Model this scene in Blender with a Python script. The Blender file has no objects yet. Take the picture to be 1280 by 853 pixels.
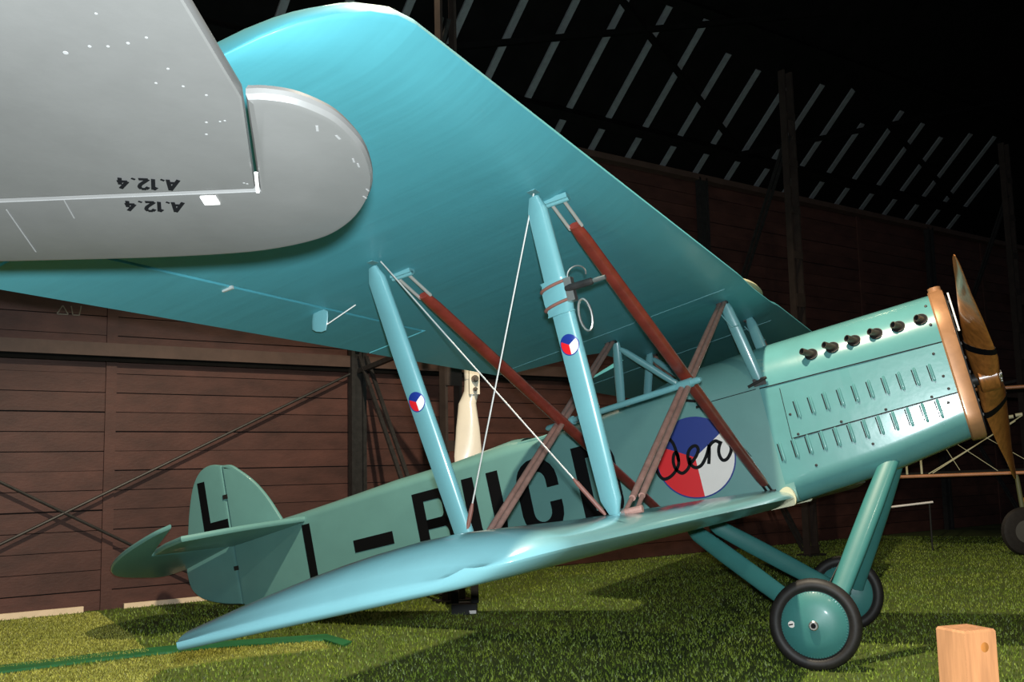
import bpy, math, random
import numpy as np
from mathutils import Vector, Matrix
random.seed(4); rng = np.random.default_rng(7)
SC = bpy.context.scene
COL = SC.collection
V = Vector

# ------------------------------------------------------------------ camera, world, lights, exposure
CAM = V((-0.009249, -8.863229, 1.485672))
RGT = V((0.915269, 0.402275, -0.021383)); DWN = V((-0.068006, 0.101976, -0.992460)); FWD = V((-0.397061, 0.909822, 0.120693))
cd = bpy.data.cameras.new('camera'); cam = bpy.data.objects.new('camera', cd); COL.objects.link(cam)
cd.sensor_width = 36.0; cd.lens = 36.0 * 1305.3147 / 1280.0; cd.clip_start = 0.05; cd.clip_end = 200
cam.matrix_world = Matrix(((RGT.x, -DWN.x, -FWD.x, CAM.x), (RGT.y, -DWN.y, -FWD.y, CAM.y), (RGT.z, -DWN.z, -FWD.z, CAM.z), (0, 0, 0, 1)))
SC.camera = cam
w = bpy.data.worlds.new('hall'); SC.world = w; w.use_nodes = True
w.node_tree.nodes['Background'].inputs['Color'].default_value = (0.75, 0.85, 1.0, 1)
w.node_tree.nodes['Background'].inputs['Strength'].default_value = 0.018
SC.view_settings.view_transform = 'Standard'; SC.view_settings.look = 'None'
SC.view_settings.exposure = 0.0; SC.view_settings.gamma = 1.0; SC.view_settings.use_curve_mapping = False

def lamp(name, kind, loc, power, color, radius, aim=None, angle=None, blend=0.5):
    d = bpy.data.lights.new(name, kind); d.energy = power; d.color = color; d.shadow_soft_size = radius
    o = bpy.data.objects.new(name, d); COL.objects.link(o); o.location = loc
    if kind == 'SPOT':
        d.spot_size = math.radians(angle); d.spot_blend = blend
        o.rotation_euler = (V(aim) - V(loc)).to_track_quat('-Z', 'Y').to_euler()
    return o
# the camera's own flash, on top of the camera body
fl = CAM + V((0, 0, 0.085)) + FWD * 0.02 + RGT * 0.015
lamp('camera_flash', 'SPOT', fl, 1580, (0.86, 0.95, 1.0), 0.03, aim=fl + FWD * 5 + V((0, 0, 0.15)), angle=95, blend=0.35)
# the hall's high lamps, with added ones for wall and fill
lamp('hall_or_fill_lamp', 'SPOT', (-1.95, -3.7, 7.6), 3100, (1.0, 0.86, 0.64), 0.10, aim=(-2.0, -2.2, 0), angle=118, blend=0.25)
lamp('hall_or_fill_lamp', 'SPOT', (-6.4, 0.4, 8.6), 330, (1.0, 0.83, 0.58), 0.16, aim=(-6.6, 1.2, 0), angle=140, blend=0.5)  # added lamp, put here to brighten the left wall
lamp('hall_or_fill_lamp', 'SPOT', (-2.4, 5.2, 9.0), 420, (1.0, 0.80, 0.52), 0.16, aim=(-1.2, 5.4, 0), angle=85, blend=0.5)

lamp('hall_or_fill_lamp', 'SPOT', (3.6, -9.5, 8.6), 800, (1.0, 0.88, 0.68), 0.25, aim=(-0.5, -1.0, 0), angle=80, blend=0.6)  # added soft fill from behind the viewer for grass and fuselage side

# ------------------------------------------------------------------ materials
def nodes(m):
    m.use_nodes = True
    return m.node_tree.nodes, m.node_tree.links, m.node_tree.nodes['Principled BSDF']
def mat(name, col, rough=0.5, metal=0.0, var=0.10, scale=6.0, bump=0.0, bscale=60.0, coat=0.0, stretch=(1, 1, 1), island=0.0, spec=0.5):
    m = bpy.data.materials.new(name); n, l, b = nodes(m)
    tc = n.new('ShaderNodeTexCoord'); mp = n.new('ShaderNodeMapping'); mp.inputs['Scale'].default_value = stretch
    l.new(tc.outputs['Object'], mp.inputs['Vector'])
    nz = n.new('ShaderNodeTexNoise'); nz.inputs['Scale'].default_value = scale; nz.inputs['Detail'].default_value = 5; nz.inputs['Roughness'].default_value = 0.6
    l.new(mp.outputs['Vector'], nz.inputs['Vector'])
    mr = n.new('ShaderNodeMapRange'); mr.inputs['From Min'].default_value = 0.3; mr.inputs['From Max'].default_value = 0.7
    mr.inputs['To Min'].default_value = 1 - var; mr.inputs['To Max'].default_value = 1 + var
    l.new(nz.outputs['Fac'], mr.inputs['Value'])
    fac = mr.outputs['Result']
    if island:
        g = n.new('ShaderNodeNewGeometry'); r2 = n.new('ShaderNodeMapRange')
        r2.inputs['To Min'].default_value = 1 - island; r2.inputs['To Max'].default_value = 1 + island
        l.new(g.outputs['Random Per Island'], r2.inputs['Value'])
        mu = n.new('ShaderNodeMath'); mu.operation = 'MULTIPLY'; l.new(fac, mu.inputs[0]); l.new(r2.outputs['Result'], mu.inputs[1]); fac = mu.outputs[0]
    mx = n.new('ShaderNodeVectorMath'); mx.operation = 'SCALE'; mx.inputs[0].default_value = col[:3]
    l.new(fac, mx.inputs['Scale']); l.new(mx.outputs['Vector'], b.inputs['Base Color'])
    b.inputs['Roughness'].default_value = rough; b.inputs['Metallic'].default_value = metal
    b.inputs['Coat Weight'].default_value = coat; b.inputs['Coat Roughness'].default_value = 0.12
    b.inputs['Specular IOR Level'].default_value = spec
    if bump:
        bn = n.new('ShaderNodeTexNoise'); bn.inputs['Scale'].default_value = bscale; bn.inputs['Detail'].default_value = 3
        l.new(mp.outputs['Vector'], bn.inputs['Vector'])
        bp = n.new('ShaderNodeBump'); bp.inputs['Strength'].default_value = bump; bp.inputs['Distance'].default_value = 0.01
        l.new(bn.outputs['Fac'], bp.inputs['Height']); l.new(bp.outputs['Normal'], b.inputs['Normal'])
    return m
TEAL = (0.14, 0.315, 0.30)
M = {}
M['paint'] = mat('turquoise paint', TEAL, 0.36, var=0.05, scale=3, bump=0.04, bscale=25, coat=0.25)
M['gloss'] = mat('glossy turquoise wing paint', (0.15, 0.325, 0.355), 0.3, var=0.05, scale=3, bump=0.05, bscale=12, coat=0.6)
M['metal_paint'] = mat('turquoise sheet metal paint', (0.11, 0.31, 0.315), 0.26, var=0.06, scale=4, bump=0.16, bscale=6, coat=0.4)
M['strut_paint'] = mat('turquoise strut paint', (0.15, 0.36, 0.385), 0.3, var=0.04, coat=0.5)
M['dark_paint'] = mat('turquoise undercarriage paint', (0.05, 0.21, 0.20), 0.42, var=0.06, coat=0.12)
M['black'] = mat('black lettering paint', (0.004, 0.004, 0.005), 0.55, var=0.05, spec=0.15)
M['red'] = mat('red roundel paint', (0.80, 0.016, 0.022), 0.4, var=0.03)
M['white'] = mat('white roundel paint', (0.88, 0.83, 0.79), 0.4, var=0.03)
M['blue'] = mat('blue roundel paint', (0.012, 0.035, 0.24), 0.4, var=0.03)
M['mahogany'] = mat('red varnished wood', (0.23, 0.035, 0.022), 0.35, var=0.3, scale=9, stretch=(1, 1, .2), coat=0.3)
M['taped'] = mat('brown taped brace', (0.36, 0.20, 0.165), 0.5, var=0.2, scale=12, bump=0.2)
M['steel'] = mat('bright steel', (0.55, 0.53, 0.5), 0.3, metal=0.9, var=0.1)
M['wire'] = mat('bracing wire steel', (0.75, 0.72, 0.68), 0.4, metal=0.5, var=0.1)
M['dark_steel'] = mat('dark steel', (0.03, 0.028, 0.027), 0.5, metal=0.3, var=0.3, scale=14)
M['leather'] = mat('brown strap', (0.20, 0.08, 0.06), 0.6, var=0.15)
M['hole'] = mat('dark opening', (0.004, 0.004, 0.005), 0.9, var=0.0)
M['pipe'] = mat('burnt exhaust pipe', (0.20, 0.16, 0.13), 0.4, metal=0.8, var=0.3, scale=20)
M['copper'] = mat('copper brown radiator shell', (0.40, 0.20, 0.095), 0.38, metal=0.25, var=0.15, scale=8, coat=0.2)
M['core'] = mat('dark radiator core', (0.01, 0.01, 0.01), 0.7, var=0.3, scale=80)
M['prop_wood'] = mat('varnished propeller wood', (0.30, 0.11, 0.025), 0.28, var=0.35, scale=5, stretch=(6, 6, .7), coat=0.7)
M['rubber'] = mat('black tyre rubber', (0.018, 0.015, 0.014), 0.55, var=0.25, scale=20)
M['grey'] = mat('grey aircraft dope', (0.088, 0.086, 0.082), 0.42, var=0.07, scale=5, bump=0.03, bscale=30, coat=0.1)
M['light_grey'] = mat('worn pale grey', (0.17, 0.167, 0.163), 0.6, var=0.1)
M['white_prop'] = mat('cream white paint', (0.80, 0.72, 0.60), 0.32, var=0.03, coat=0.5)
M['pine'] = mat('pine timber', (0.36, 0.155, 0.062), 0.55, var=0.22, scale=7, stretch=(7, 7, .6))
M['orange_wood'] = mat('orange varnished spar wood', (0.50, 0.22, 0.10), 0.4, var=0.15)
M['cream'] = mat('cream dope', (0.62, 0.60, 0.40), 0.4, var=0.05)
M['yellow'] = mat('orange yellow paint', (0.75, 0.30, 0.03), 0.4, var=0.05)
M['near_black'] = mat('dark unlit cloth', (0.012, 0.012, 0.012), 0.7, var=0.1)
M['olive'] = mat('olive paint', (0.10, 0.11, 0.05), 0.5)
M['chalk'] = mat('chalk marks', (0.22, 0.19, 0.16), 0.9)
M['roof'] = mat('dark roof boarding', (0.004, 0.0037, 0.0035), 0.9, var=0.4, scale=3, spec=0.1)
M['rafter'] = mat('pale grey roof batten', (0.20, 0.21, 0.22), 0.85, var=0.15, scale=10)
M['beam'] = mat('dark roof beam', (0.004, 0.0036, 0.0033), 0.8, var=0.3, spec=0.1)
M['rail'] = mat('brown wall rail', (0.085, 0.048, 0.036), 0.6, var=0.2, scale=4)
M['rust'] = mat('rusty brown steel', (0.034, 0.022, 0.017), 0.7, var=0.3, scale=6)
M['base'] = mat('bare timber skirting', (0.85, 0.66, 0.46), 0.6, var=0.1)
M['edging'] = mat('green plastic edging', (0.02, 0.14, 0.045), 0.5, var=0.2)
M['wall'] = mat('brown painted boards', (0.072, 0.027, 0.020), 0.62, var=0.30, scale=2.2, bump=0.25, bscale=18, stretch=(1, 1, 2.5), island=0.13)
M['gap'] = mat('board gap', (0.010, 0.005, 0.004), 0.9)
def fabric_mat():
    m = mat('turquoise doped wing fabric', (0.085, 0.355, 0.415), 0.48, var=0.05, scale=2.0, coat=0.04)
    n, l = m.node_tree.nodes, m.node_tree.links; b = n['Principled BSDF']
    tc = n.new('ShaderNodeTexCoord'); mp = n.new('ShaderNodeMapping'); mp.inputs['Scale'].default_value = (0.5, 4.0, 1)
    mp.inputs['Rotation'].default_value = (0, 0, 0.12)
    nz = n.new('ShaderNodeTexNoise'); nz.inputs['Scale'].default_value = 1.6; nz.inputs['Detail'].default_value = 3
    l.new(tc.outputs['Object'], mp.inputs['Vector']); l.new(mp.outputs['Vector'], nz.inputs['Vector'])
    bp = n.new('ShaderNodeBump'); bp.inputs['Strength'].default_value = 0.22; bp.inputs['Distance'].default_value = 0.02
    l.new(nz.outputs['Fac'], bp.inputs['Height']); l.new(bp.outputs['Normal'], b.inputs['Normal'])
    return m
M['fabric'] = fabric_mat()
def grass_mat(name, c1, c2, rough=0.5, scale=1.3, island=0.7):
    m = bpy.data.materials.new(name); n, l, b = nodes(m)
    tc = n.new('ShaderNodeTexCoord'); nz = n.new('ShaderNodeTexNoise'); nz.inputs['Scale'].default_value = scale; nz.inputs['Detail'].default_value = 6
    l.new(tc.outputs['Object'], nz.inputs['Vector'])
    cr = n.new('ShaderNodeValToRGB'); cr.color_ramp.elements[0].position = 0.35; cr.color_ramp.elements[1].position = 0.68
    cr.color_ramp.elements[0].color = (*c1, 1); cr.color_ramp.elements[1].color = (*c2, 1)
    l.new(nz.outputs['Fac'], cr.inputs['Fac'])
    g = n.new('ShaderNodeNewGeometry'); r2 = n.new('ShaderNodeMapRange'); r2.inputs['To Min'].default_value = 1 - island; r2.inputs['To Max'].default_value = 1 + island
    l.new(g.outputs['Random Per Island'], r2.inputs['Value'])
    mx = n.new('ShaderNodeVectorMath'); mx.operation = 'SCALE'; l.new(cr.outputs['Color'], mx.inputs[0]); l.new(r2.outputs['Result'], mx.inputs['Scale'])
    l.new(mx.outputs['Vector'], b.inputs['Base Color']); b.inputs['Roughness'].default_value = rough
    return m
M['soil'] = grass_mat('turf backing', (0.05, 0.078, 0.010), (0.085, 0.115, 0.015), 0.9, 9, 0.0)
M['blade'] = grass_mat('grass blades', (0.11, 0.175, 0.017), (0.19, 0.245, 0.026))
M['pale_blade'] = grass_mat('pale turf blades', (0.25, 0.265, 0.045), (0.34, 0.34, 0.065))
M['pale_soil'] = grass_mat('pale turf backing', (0.16, 0.17, 0.028), (0.22, 0.225, 0.04), 0.9, 9, 0.0)

# ------------------------------------------------------------------ mesh helpers
def nt(t): return 5 * (0.2969 * math.sqrt(t) - 0.1260 * t - 0.3516 * t * t + 0.2843 * t ** 3 - 0.1036 * t ** 4)
class MB:
    def __init__(s, off=None): s.v = []; s.f = []; s.m = []; s.off = off
    def add(s, vs, fs, mi=0):
        k = len(s.v); s.v += [tuple(p) for p in vs]; s.f += [tuple(i + k for i in f) for f in fs]; s.m += [mi] * len(fs)
    def loft(s, rings, mi=0, closed=True, caps=True):
        n = len(rings[0]); vs = [p for r in rings for p in r]; fs = []
        for i in range(len(rings) - 1):
            for j in range(n if closed else n - 1):
                a = i * n + j; b = i * n + (j + 1) % n
                fs.append((a, b, b + n, a + n))
        if caps and closed:
            fs.append(tuple(reversed(range(n)))); fs.append(tuple(range((len(rings) - 1) * n, len(rings) * n)))
        s.add(vs, fs, mi)
    def box(s, c, h, ax=None, mi=0):
        ax = ax or (V((1, 0, 0)), V((0, 1, 0)), V((0, 0, 1))); c = V(c)
        vs = [c + ax[0] * h[0] * i + ax[1] * h[1] * j + ax[2] * h[2] * k for i in (-1, 1) for j in (-1, 1) for k in (-1, 1)]
        s.add(vs, [(0, 1, 3, 2), (4, 6, 7, 5), (0, 4, 5, 1), (2, 3, 7, 6), (0, 2, 6, 4), (1, 5, 7, 3)], mi)
    def bar(s, a, b, wd, tk, wdir=(0, 0, 1), mi=0):
        a, b = V(a), V(b); d = b - a; L = d.length; d = d / L; u = V(wdir); u = (u - d * u.dot(d)).normalized(); t = d.cross(u)
        s.box((a + b) / 2, (L / 2, wd / 2, tk / 2), (d, u, t), mi)
    def tube(s, pts, r, n=10, mi=0):
        pts = [V(p) for p in pts]; rr = r if isinstance(r, (list, tuple)) else [r] * len(pts); rings = []
        up = V((0.31, 0.52, 0.79)).normalized(); u = None
        for i, p in enumerate(pts):
            d = (pts[min(i + 1, len(pts) - 1)] - pts[max(i - 1, 0)]).normalized()
            u = up if u is None else u
            u = (u - d * u.dot(d)).normalized(); t = d.cross(u)
            rings.append([p + (u * math.cos(2 * math.pi * k / n) + t * math.sin(2 * math.pi * k / n)) * rr[i] for k in range(n)])
        s.loft(rings, mi)
    def lathe(s, c, axis, prof, n=40, mi=0, mis=None):
        c = V(c); ax = V(axis).normalized(); u = V((0.3, 0.1, 0.9)); u = (u - ax * u.dot(ax)).normalized(); t = ax.cross(u)
        k0 = len(s.v); vs = []; 
        for (d, r) in prof:
            vs += [c + ax * d + (u * math.cos(2 * math.pi * k / n) + t * math.sin(2 * math.pi * k / n)) * r for k in range(n)]
        for i in range(len(prof) - 1):
            fs = [(i * n + j, i * n + (j + 1) % n, (i + 1) * n + (j + 1) % n, (i + 1) * n + j) for j in range(n)]
            if i == 0: s.add(vs, fs, mis[i] if mis else mi)
            else:
                s.f += [tuple(q + k0 for q in f) for f in fs]; s.m += [mis[i] if mis else mi] * n
        if prof[0][1] > 1e-4: s.f.append(tuple(k0 + j for j in reversed(range(n)))); s.m.append(mis[0] if mis else mi)
        if prof[-1][1] > 1e-4: s.f.append(tuple(k0 + (len(prof) - 1) * n + j for j in range(n))); s.m.append(mis[-1] if mis else mi)
    def foil_bar(s, a, b, chord, thick, cdir, mi=0, taper=0.55, n=18, ends=0.08, sect='oval'):
        """streamlined strut: chord along cdir, tapered at both ends"""
        a, b = V(a), V(b); d = (b - a); L = d.length; d /= L; u = V(cdir); u = (u - d * u.dot(d)).normalized(); t = d.cross(u); rings = []
        for f, k in ((0, taper), (ends, 0.9), (0.3, 1.0), (0.6, 1.0), (1 - ends, 0.9), (1, taper)):
            p = a + d * L * f; ring = []
            for i in range(n):
                an = 2 * math.pi * i / n; x = math.cos(an); y = math.sin(an)
                if sect == 'foil':                                   # blunt nose, flat sides running back to a thin tail
                    q = 0.5 - 0.5 * x; y = math.copysign(min(1.0, nt(q) * 2 * 1.0), y) if 0 < i < n // 2 or i > n // 2 else 0.0
                ring.append(p + u * (x * 0.5 * chord * k) + t * (y * 0.5 * thick * (0.35 + 0.65 * k)))
            rings.append(ring)
        s.loft(rings, mi)
    def slab(s, poly, zf, th, mi=0, edge=0.4):
        """flat surface with rounded rim: poly in (x, y), zf(x, y) the mid height"""
        c = V((sum(p[0] for p in poly) / len(poly), sum(p[1] for p in poly) / len(poly))); n = len(poly)
        def inset(d):
            out = []
            for i in range(n):
                p0, p, p1 = V(poly[i - 1]), V(poly[i]), V(poly[(i + 1) % n])
                e0 = (p - p0); e1 = (p1 - p); nn = V((-(e0.normalized() + e1.normalized()).y, (e0.normalized() + e1.normalized()).x))
                nn = nn.normalized() if nn.length > 1e-6 else V((0, 0))
                if (c - p).dot(nn) < 0 and AREA[0] < 0: pass
                out.append(p + nn * d * AREA[0])
            return out
        ar = sum(poly[i - 1][0] * poly[i][1] - poly[i][0] * poly[i - 1][1] for i in range(n)); AREA = [1 if ar > 0 else -1]
        rings = []
        for d, h in ((edge * th * 1.6, -0.5), (edge * th * 0.5, -0.42), (0, -0.15), (0, 0.15), (edge * th * 0.5, 0.42), (edge * th * 1.6, 0.5)):
            rings.append([V((p.x, p.y, zf(p.x, p.y) + h * th)) for p in inset(d)])
        s.loft(rings, mi)
    def build(s, name, mats, parent=None, smooth=35, label=None):
        me = bpy.data.meshes.new(name)
        vs = s.v if s.off is None else [tuple(V(p) - s.off) for p in s.v]
        me.from_pydata(vs, [], s.f)
        mats = mats if isinstance(mats, (list, tuple)) else [mats]
        for m_ in mats: me.materials.append(M[m_] if isinstance(m_, str) else m_)
        me.polygons.foreach_set('material_index', s.m)
        import bmesh
        bm = bmesh.new(); bm.from_mesh(me); bmesh.ops.recalc_face_normals(bm, faces=bm.faces); bm.to_mesh(me); bm.free()
        if smooth:
            me.polygons.foreach_set('use_smooth', [True] * len(me.polygons)); me.set_sharp_from_angle(angle=math.radians(smooth))
        o = bpy.data.objects.new(name, me); COL.objects.link(o)
        if parent is not None: o.parent = parent
        if label: o['label'] = label
        return o
def tag(o, label=None, cat=None, group=None, kind=None):
    if label: o['label'] = label
    if cat: o['category'] = cat
    if group: o['group'] = group
    if kind: o['kind'] = kind
    return o
def empty(name, loc, label, cat, group=None):
    o = bpy.data.objects.new(name, None); COL.objects.link(o); o.location = loc; o.empty_display_size = 0.3
    return tag(o, label, cat, group)
def struct(mb, name, mats, smooth=0): return tag(mb.build(name, mats, smooth=smooth), kind='structure')

# ------------------------------------------------------------------ the hall
DH = V((0.48598, 0.87397, 0)); NO = V((-0.87397, 0.48598, 0)); B0 = V((-8.766, 0.829, 0))   # along the wall, out through the wall
UPZ = V((0, 0, 1))
def W(s, o, z): return B0 + DH * s - NO * o + UPZ * z
WAX = (DH, -NO, UPZ)
# floor
b = MB(); b.add([(-40, -25, 0), (40, -25, 0), (40, 60, 0), (-40, 60, 0)], [(0, 1, 2, 3)]); struct(b, 'floor', 'soil')
# wall of horizontal boards
b = MB(); b.box(W(11, -0.06, 3.3), (24, 0.03, 3.35), WAX, 1)
zz = 0.0; k = 0
while zz < 6.6:
    hgt = 0.222
    joints = [-13, -5.3, -0.62 + 0.0, 4.2, 9.4, 14.2, 19.0, 24.0, 35]
    for i in range(len(joints) - 1):
        dz = random.uniform(-0.004, 0.004) + (0.07 if i == 1 else 0) * 0
        b.box(W((joints[i] + joints[i + 1]) / 2, -0.015 + random.uniform(0, 0.006), zz + hgt / 2 + dz), ((joints[i + 1] - joints[i]) / 2 - 0.004, 0.018, hgt / 2 - 0.005), WAX, 0)
    zz += hgt; k += 1
struct(b, 'wall_back', ['wall', 'gap'])
# rail along the wall, cover strips, eave plate, skirting
b = MB(); b.box(W(11, 0.07, 2.93), (24, 0.075, 0.075), WAX); b.box(W(11, 0.06, 2.825), (24, 0.045, 0.03), WAX, 1); struct(b, 'trim_1', ['rail', 'beam'])  # near-black strip below the rail paints in its shaded underside
b = MB()
for s_ in (-5.3, -0.62, 4.2, 14.2, 19.0): b.box(W(s_, 0.015, 3.25), (0.06, 0.016, 3.25), WAX)
struct(b, 'trim_2', 'wall')
b = MB(); b.box(W(11, 0.10, 6.5), (24, 0.09, 0.05), WAX); struct(b, 'trim_3', 'rail')
b = MB(); b.box(W(-4.4, 0.05, 0.03), (3.53, 0.02, 0.035), WAX); b.box(W(1.6, 0.05, 0.025), (2.03, 0.02, 0.03), WAX); struct(b, 'baseboard_back', 'base')
b = MB()
def stroke(bm, pts, wd=0.013, o=0.012):
    for p, q in zip(pts[:-1], pts[1:]): bm.bar(W(p[0], o, p[1]), W(q[0], o, q[1]), wd, 0.004, wdir=NO.cross(W(q[0], 0, q[1]) - W(p[0], 0, p[1])))
stroke(b, [(-1.23, 3.32), (-1.17, 3.42), (-1.11, 3.32), (-1.23, 3.32)]); stroke(b, [(-1.08, 3.42), (-1.06, 3.32), (-0.99, 3.32), (-0.97, 3.43)])
tag(b.build('chalk_marking', 'chalk', smooth=0), 'faint white chalk letters on the brown boards at far left above the rail', 'marking'); b = MB()
stroke(b, [(-0.48, 3.56), (-0.40, 3.60), (-0.34, 3.55), (-0.30, 3.47), (-0.23, 3.52), (-0.19, 3.46), (-0.24, 3.43)])
for _ in ():
  stroke(b, [(-0.48, 3.56), (-0.40, 3.60), (-0.34, 3.55)]); stroke(b, [(-0.30, 3.47), (-0.23, 3.52), (-0.19, 3.46), (-0.24, 3.43)])
tag(b.build('chalk_marking', 'chalk', smooth=0), 'faint white chalk squiggle on the boards just under the turquoise wing edge', 'marking')
# roof
PH = math.radians(43); RU = (-NO * math.cos(PH) + UPZ * math.sin(PH)); RN = DH.cross(RU); RN = RN if RN.z < 0 else -RN    # up the slope, down into the hall
def RF(s, v, d=0.0): return W(s, 0, 6.55) + RU * v + RN * d
RAX = (DH, RU, RN)
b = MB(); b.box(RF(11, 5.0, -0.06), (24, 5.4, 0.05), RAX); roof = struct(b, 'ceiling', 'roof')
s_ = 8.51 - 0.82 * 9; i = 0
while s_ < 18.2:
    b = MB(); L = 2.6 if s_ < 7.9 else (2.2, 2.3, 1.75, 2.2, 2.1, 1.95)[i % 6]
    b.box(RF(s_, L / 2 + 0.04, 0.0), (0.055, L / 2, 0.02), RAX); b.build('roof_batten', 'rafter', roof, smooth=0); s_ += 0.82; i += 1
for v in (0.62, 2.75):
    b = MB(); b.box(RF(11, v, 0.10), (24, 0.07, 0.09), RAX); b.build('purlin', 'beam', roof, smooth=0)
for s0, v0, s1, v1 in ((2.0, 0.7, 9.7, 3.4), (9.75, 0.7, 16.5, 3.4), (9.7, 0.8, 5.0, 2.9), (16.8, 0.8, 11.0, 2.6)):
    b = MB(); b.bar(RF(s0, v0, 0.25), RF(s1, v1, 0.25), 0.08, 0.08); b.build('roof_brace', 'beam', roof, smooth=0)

# frames of the hall: wall post, lattice inner column, braces
def frame(sw, si, oi, label):
    base = W(si, oi, 0); root = empty('steel_frame', base, label, 'steel frame', 'steel frames along the boarded wall')
    def P(o): return MB(off=base)
    c = P(0)
    for dx in (-0.085, 0.085): c.bar(W(sw + dx, 0.14, 0), W(sw + dx, 0.14, 6.5), 0.05, 0.10, DH)
    c.bar(W(sw, 0.14, 0), W(sw, 0.14, 6.5), 0.15, 0.02, DH)
    c.build('wall_post', 'dark_steel', root, smooth=0)
    c = P(0)
    for dx in (-0.10, 0.10):
        c.bar(W(si + dx, oi, 0), W(si + dx, oi, 8.0), 0.035, 0.12, DH)
    c.build('column', 'rust', root, smooth=0)
    for z in (0.1, 0.9, 1.75, 2.55, 3.35, 4.1, 4.85, 5.6, 6.4, 7.2):
        c = P(0); c.bar(W(si - 0.11, oi + 0.07, z), W(si + 0.11, oi + 0.07, z), 0.22 if 2 < z < 4.5 else 0.12, 0.012, UPZ); c.build('batten_plate', 'rust', root, smooth=0)
    for a, e in ((W(sw + 0.05, 0.2, 3.0), W(si - 0.08, oi - 0.06, 0.08)), (W(sw, 0.25, 3.1), W(si, oi, 6.9))):
        c = P(0)
        for dx in (-0.05, 0.05): c.bar(a + DH * dx, e + DH * dx, 0.05, 0.03, DH)
        c.build('brace', 'dark_steel', root, smooth=0)
    c = P(0); c.bar(W(sw, 0.2, 2.8), W(si, oi, 3.05), 0.06, 0.06); c.build('tie_beam', 'dark_steel', root, smooth=0)
    c = P(0); c.box(W(si, oi, 0.015), (0.2, 0.14, 0.015), WAX); c.build('base_plate', 'dark_steel', root, smooth=0)
frame(2.52, 2.52, 2.35, 'dark steel frame behind the white propeller and left interplane strut')
frame(9.4, 9.75, 1.78, 'lattice steel frame behind the biplane nose')
frame(16.6, 16.9, 1.78, 'steel frame in the darkness right of the biplane nose')
for s0, z0, s1, z1, lb in ((-3.4, -0.0, 2.45, 2.78, 'thin tie rod rising right across the boards to the dark steel frame'), (-4.2, 2.75, 0.9, 0.02, 'thin tie rod falling right across the boards behind the tail')):
    b = MB(); b.tube([W(s0, 0.13, max(z0, 0.02)), W(s1, 0.13, z1)], 0.017, 8); tag(b.build('tie_rod', 'dark_steel'), lb, 'tie rod')

# ------------------------------------------------------------------ artificial grass
def inpoly(P, poly):
    x, y = P[:, 0], P[:, 1]; r = np.zeros(len(P), bool); n = len(poly)
    for i in range(n):
        (x0, y0), (x1, y1) = poly[i - 1], poly[i]
        c = ((y0 > y) != (y1 > y)); with_ = (x1 - x0) * (y - y0) / ((y1 - y0) if abs(y1 - y0) > 1e-9 else 1e-9) + x0
        r ^= c & (x < with_)
    return r
def blades(name, P, z0, hmin, hmax, wd, m_, parent=None):
    n = len(P); a = rng.uniform(0, 2 * np.pi, n); h = rng.uniform(hmin, hmax, n); le = rng.uniform(0, 0.7, n) * h; la = rng.uniform(0, 2 * np.pi, n)
    v = np.zeros((n, 3, 3))
    v[:, 0, 0] = P[:, 0] - np.cos(a) * wd; v[:, 0, 1] = P[:, 1] - np.sin(a) * wd
    v[:, 1, 0] = P[:, 0] + np.cos(a) * wd; v[:, 1, 1] = P[:, 1] + np.sin(a) * wd
    v[:, 2, 0] = P[:, 0] + np.cos(la) * le; v[:, 2, 1] = P[:, 1] + np.sin(la) * le
    v[:, 0, 2] = z0; v[:, 1, 2] = z0; v[:, 2, 2] = z0 + h
    me = bpy.data.meshes.new(name); me.vertices.add(n * 3); me.vertices.foreach_set('co', v.reshape(-1)); me.loops.add(n * 3); me.loops.foreach_set('vertex_index', np.arange(n * 3))
    me.polygons.add(n); me.polygons.foreach_set('loop_start', np.arange(n) * 3); me.polygons.foreach_set('loop_total', np.full(n, 3)); me.update(); me.validate()
    me.materials.append(M[m_]); o = bpy.data.objects.new(name, me); COL.objects.link(o)
    if parent is not None: o.parent = parent
    return o
mats_poly = {
    'a': [V(p) for p in ((-9.351, -1.42), (-9.392, -0.828), (-8.92, 0.034), (-7.81, -0.779), (-6.457, -1.848), (-6.817, -2.408), (-7.101, -2.774), (-7.245, -3.082))],
    'c': [V(p) for p in ((-6.809, -3.426), (-6.874, -2.966), (-6.476, -2.409), (-6.107, -1.625), (-5.361, -0.947), (-5.092, -1.203), (-5.549, -1.804), (-5.818, -2.377), (-5.264, -3.403), (-5.959, -4.096))],
}
edge_poly = [V(p) for p in ((-7.333, -3.013), (-7.189, -2.698), (-6.884, -2.093), (-6.53, -1.587), (-6.092, -1.115), (-5.521, -0.608), (-5.061, -0.903), (-5.029, -1.103), (-5.383, -0.865), (-5.899, -1.359), (-6.335, -1.851), (-6.65, -2.321), (-6.957, -2.895), (-7.047, -3.238))]
N = 330000
P = np.stack([rng.uniform(-11.5, 4.5, N), rng.uniform(-4.5, 13.0, N)], 1)
rel = P - np.array([CAM.x, CAM.y]); dep = rel @ np.array([FWD.x, FWD.y]); lat = rel @ np.array([RGT.x, RGT.y])
wall_d = (P - np.array([B0.x, B0.y])) @ np.array([NO.x, NO.y])
keep = (dep > 5.5) & (np.abs(lat) < dep * 0.60) & (wall_d < -0.09) & (rng.uniform(0, 1, N) < np.clip(9.0 / dep, 0.3, 1) ** 0.7)
for pl in list(mats_poly.values()) + [edge_poly]: keep &= ~inpoly(P, pl)
tag(blades('artificial_grass', P[keep], 0.0, 0.016, 0.034, 0.0055, 'blade'), 'dark green artificial grass covering the hall floor', 'grass', kind='stuff')
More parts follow.
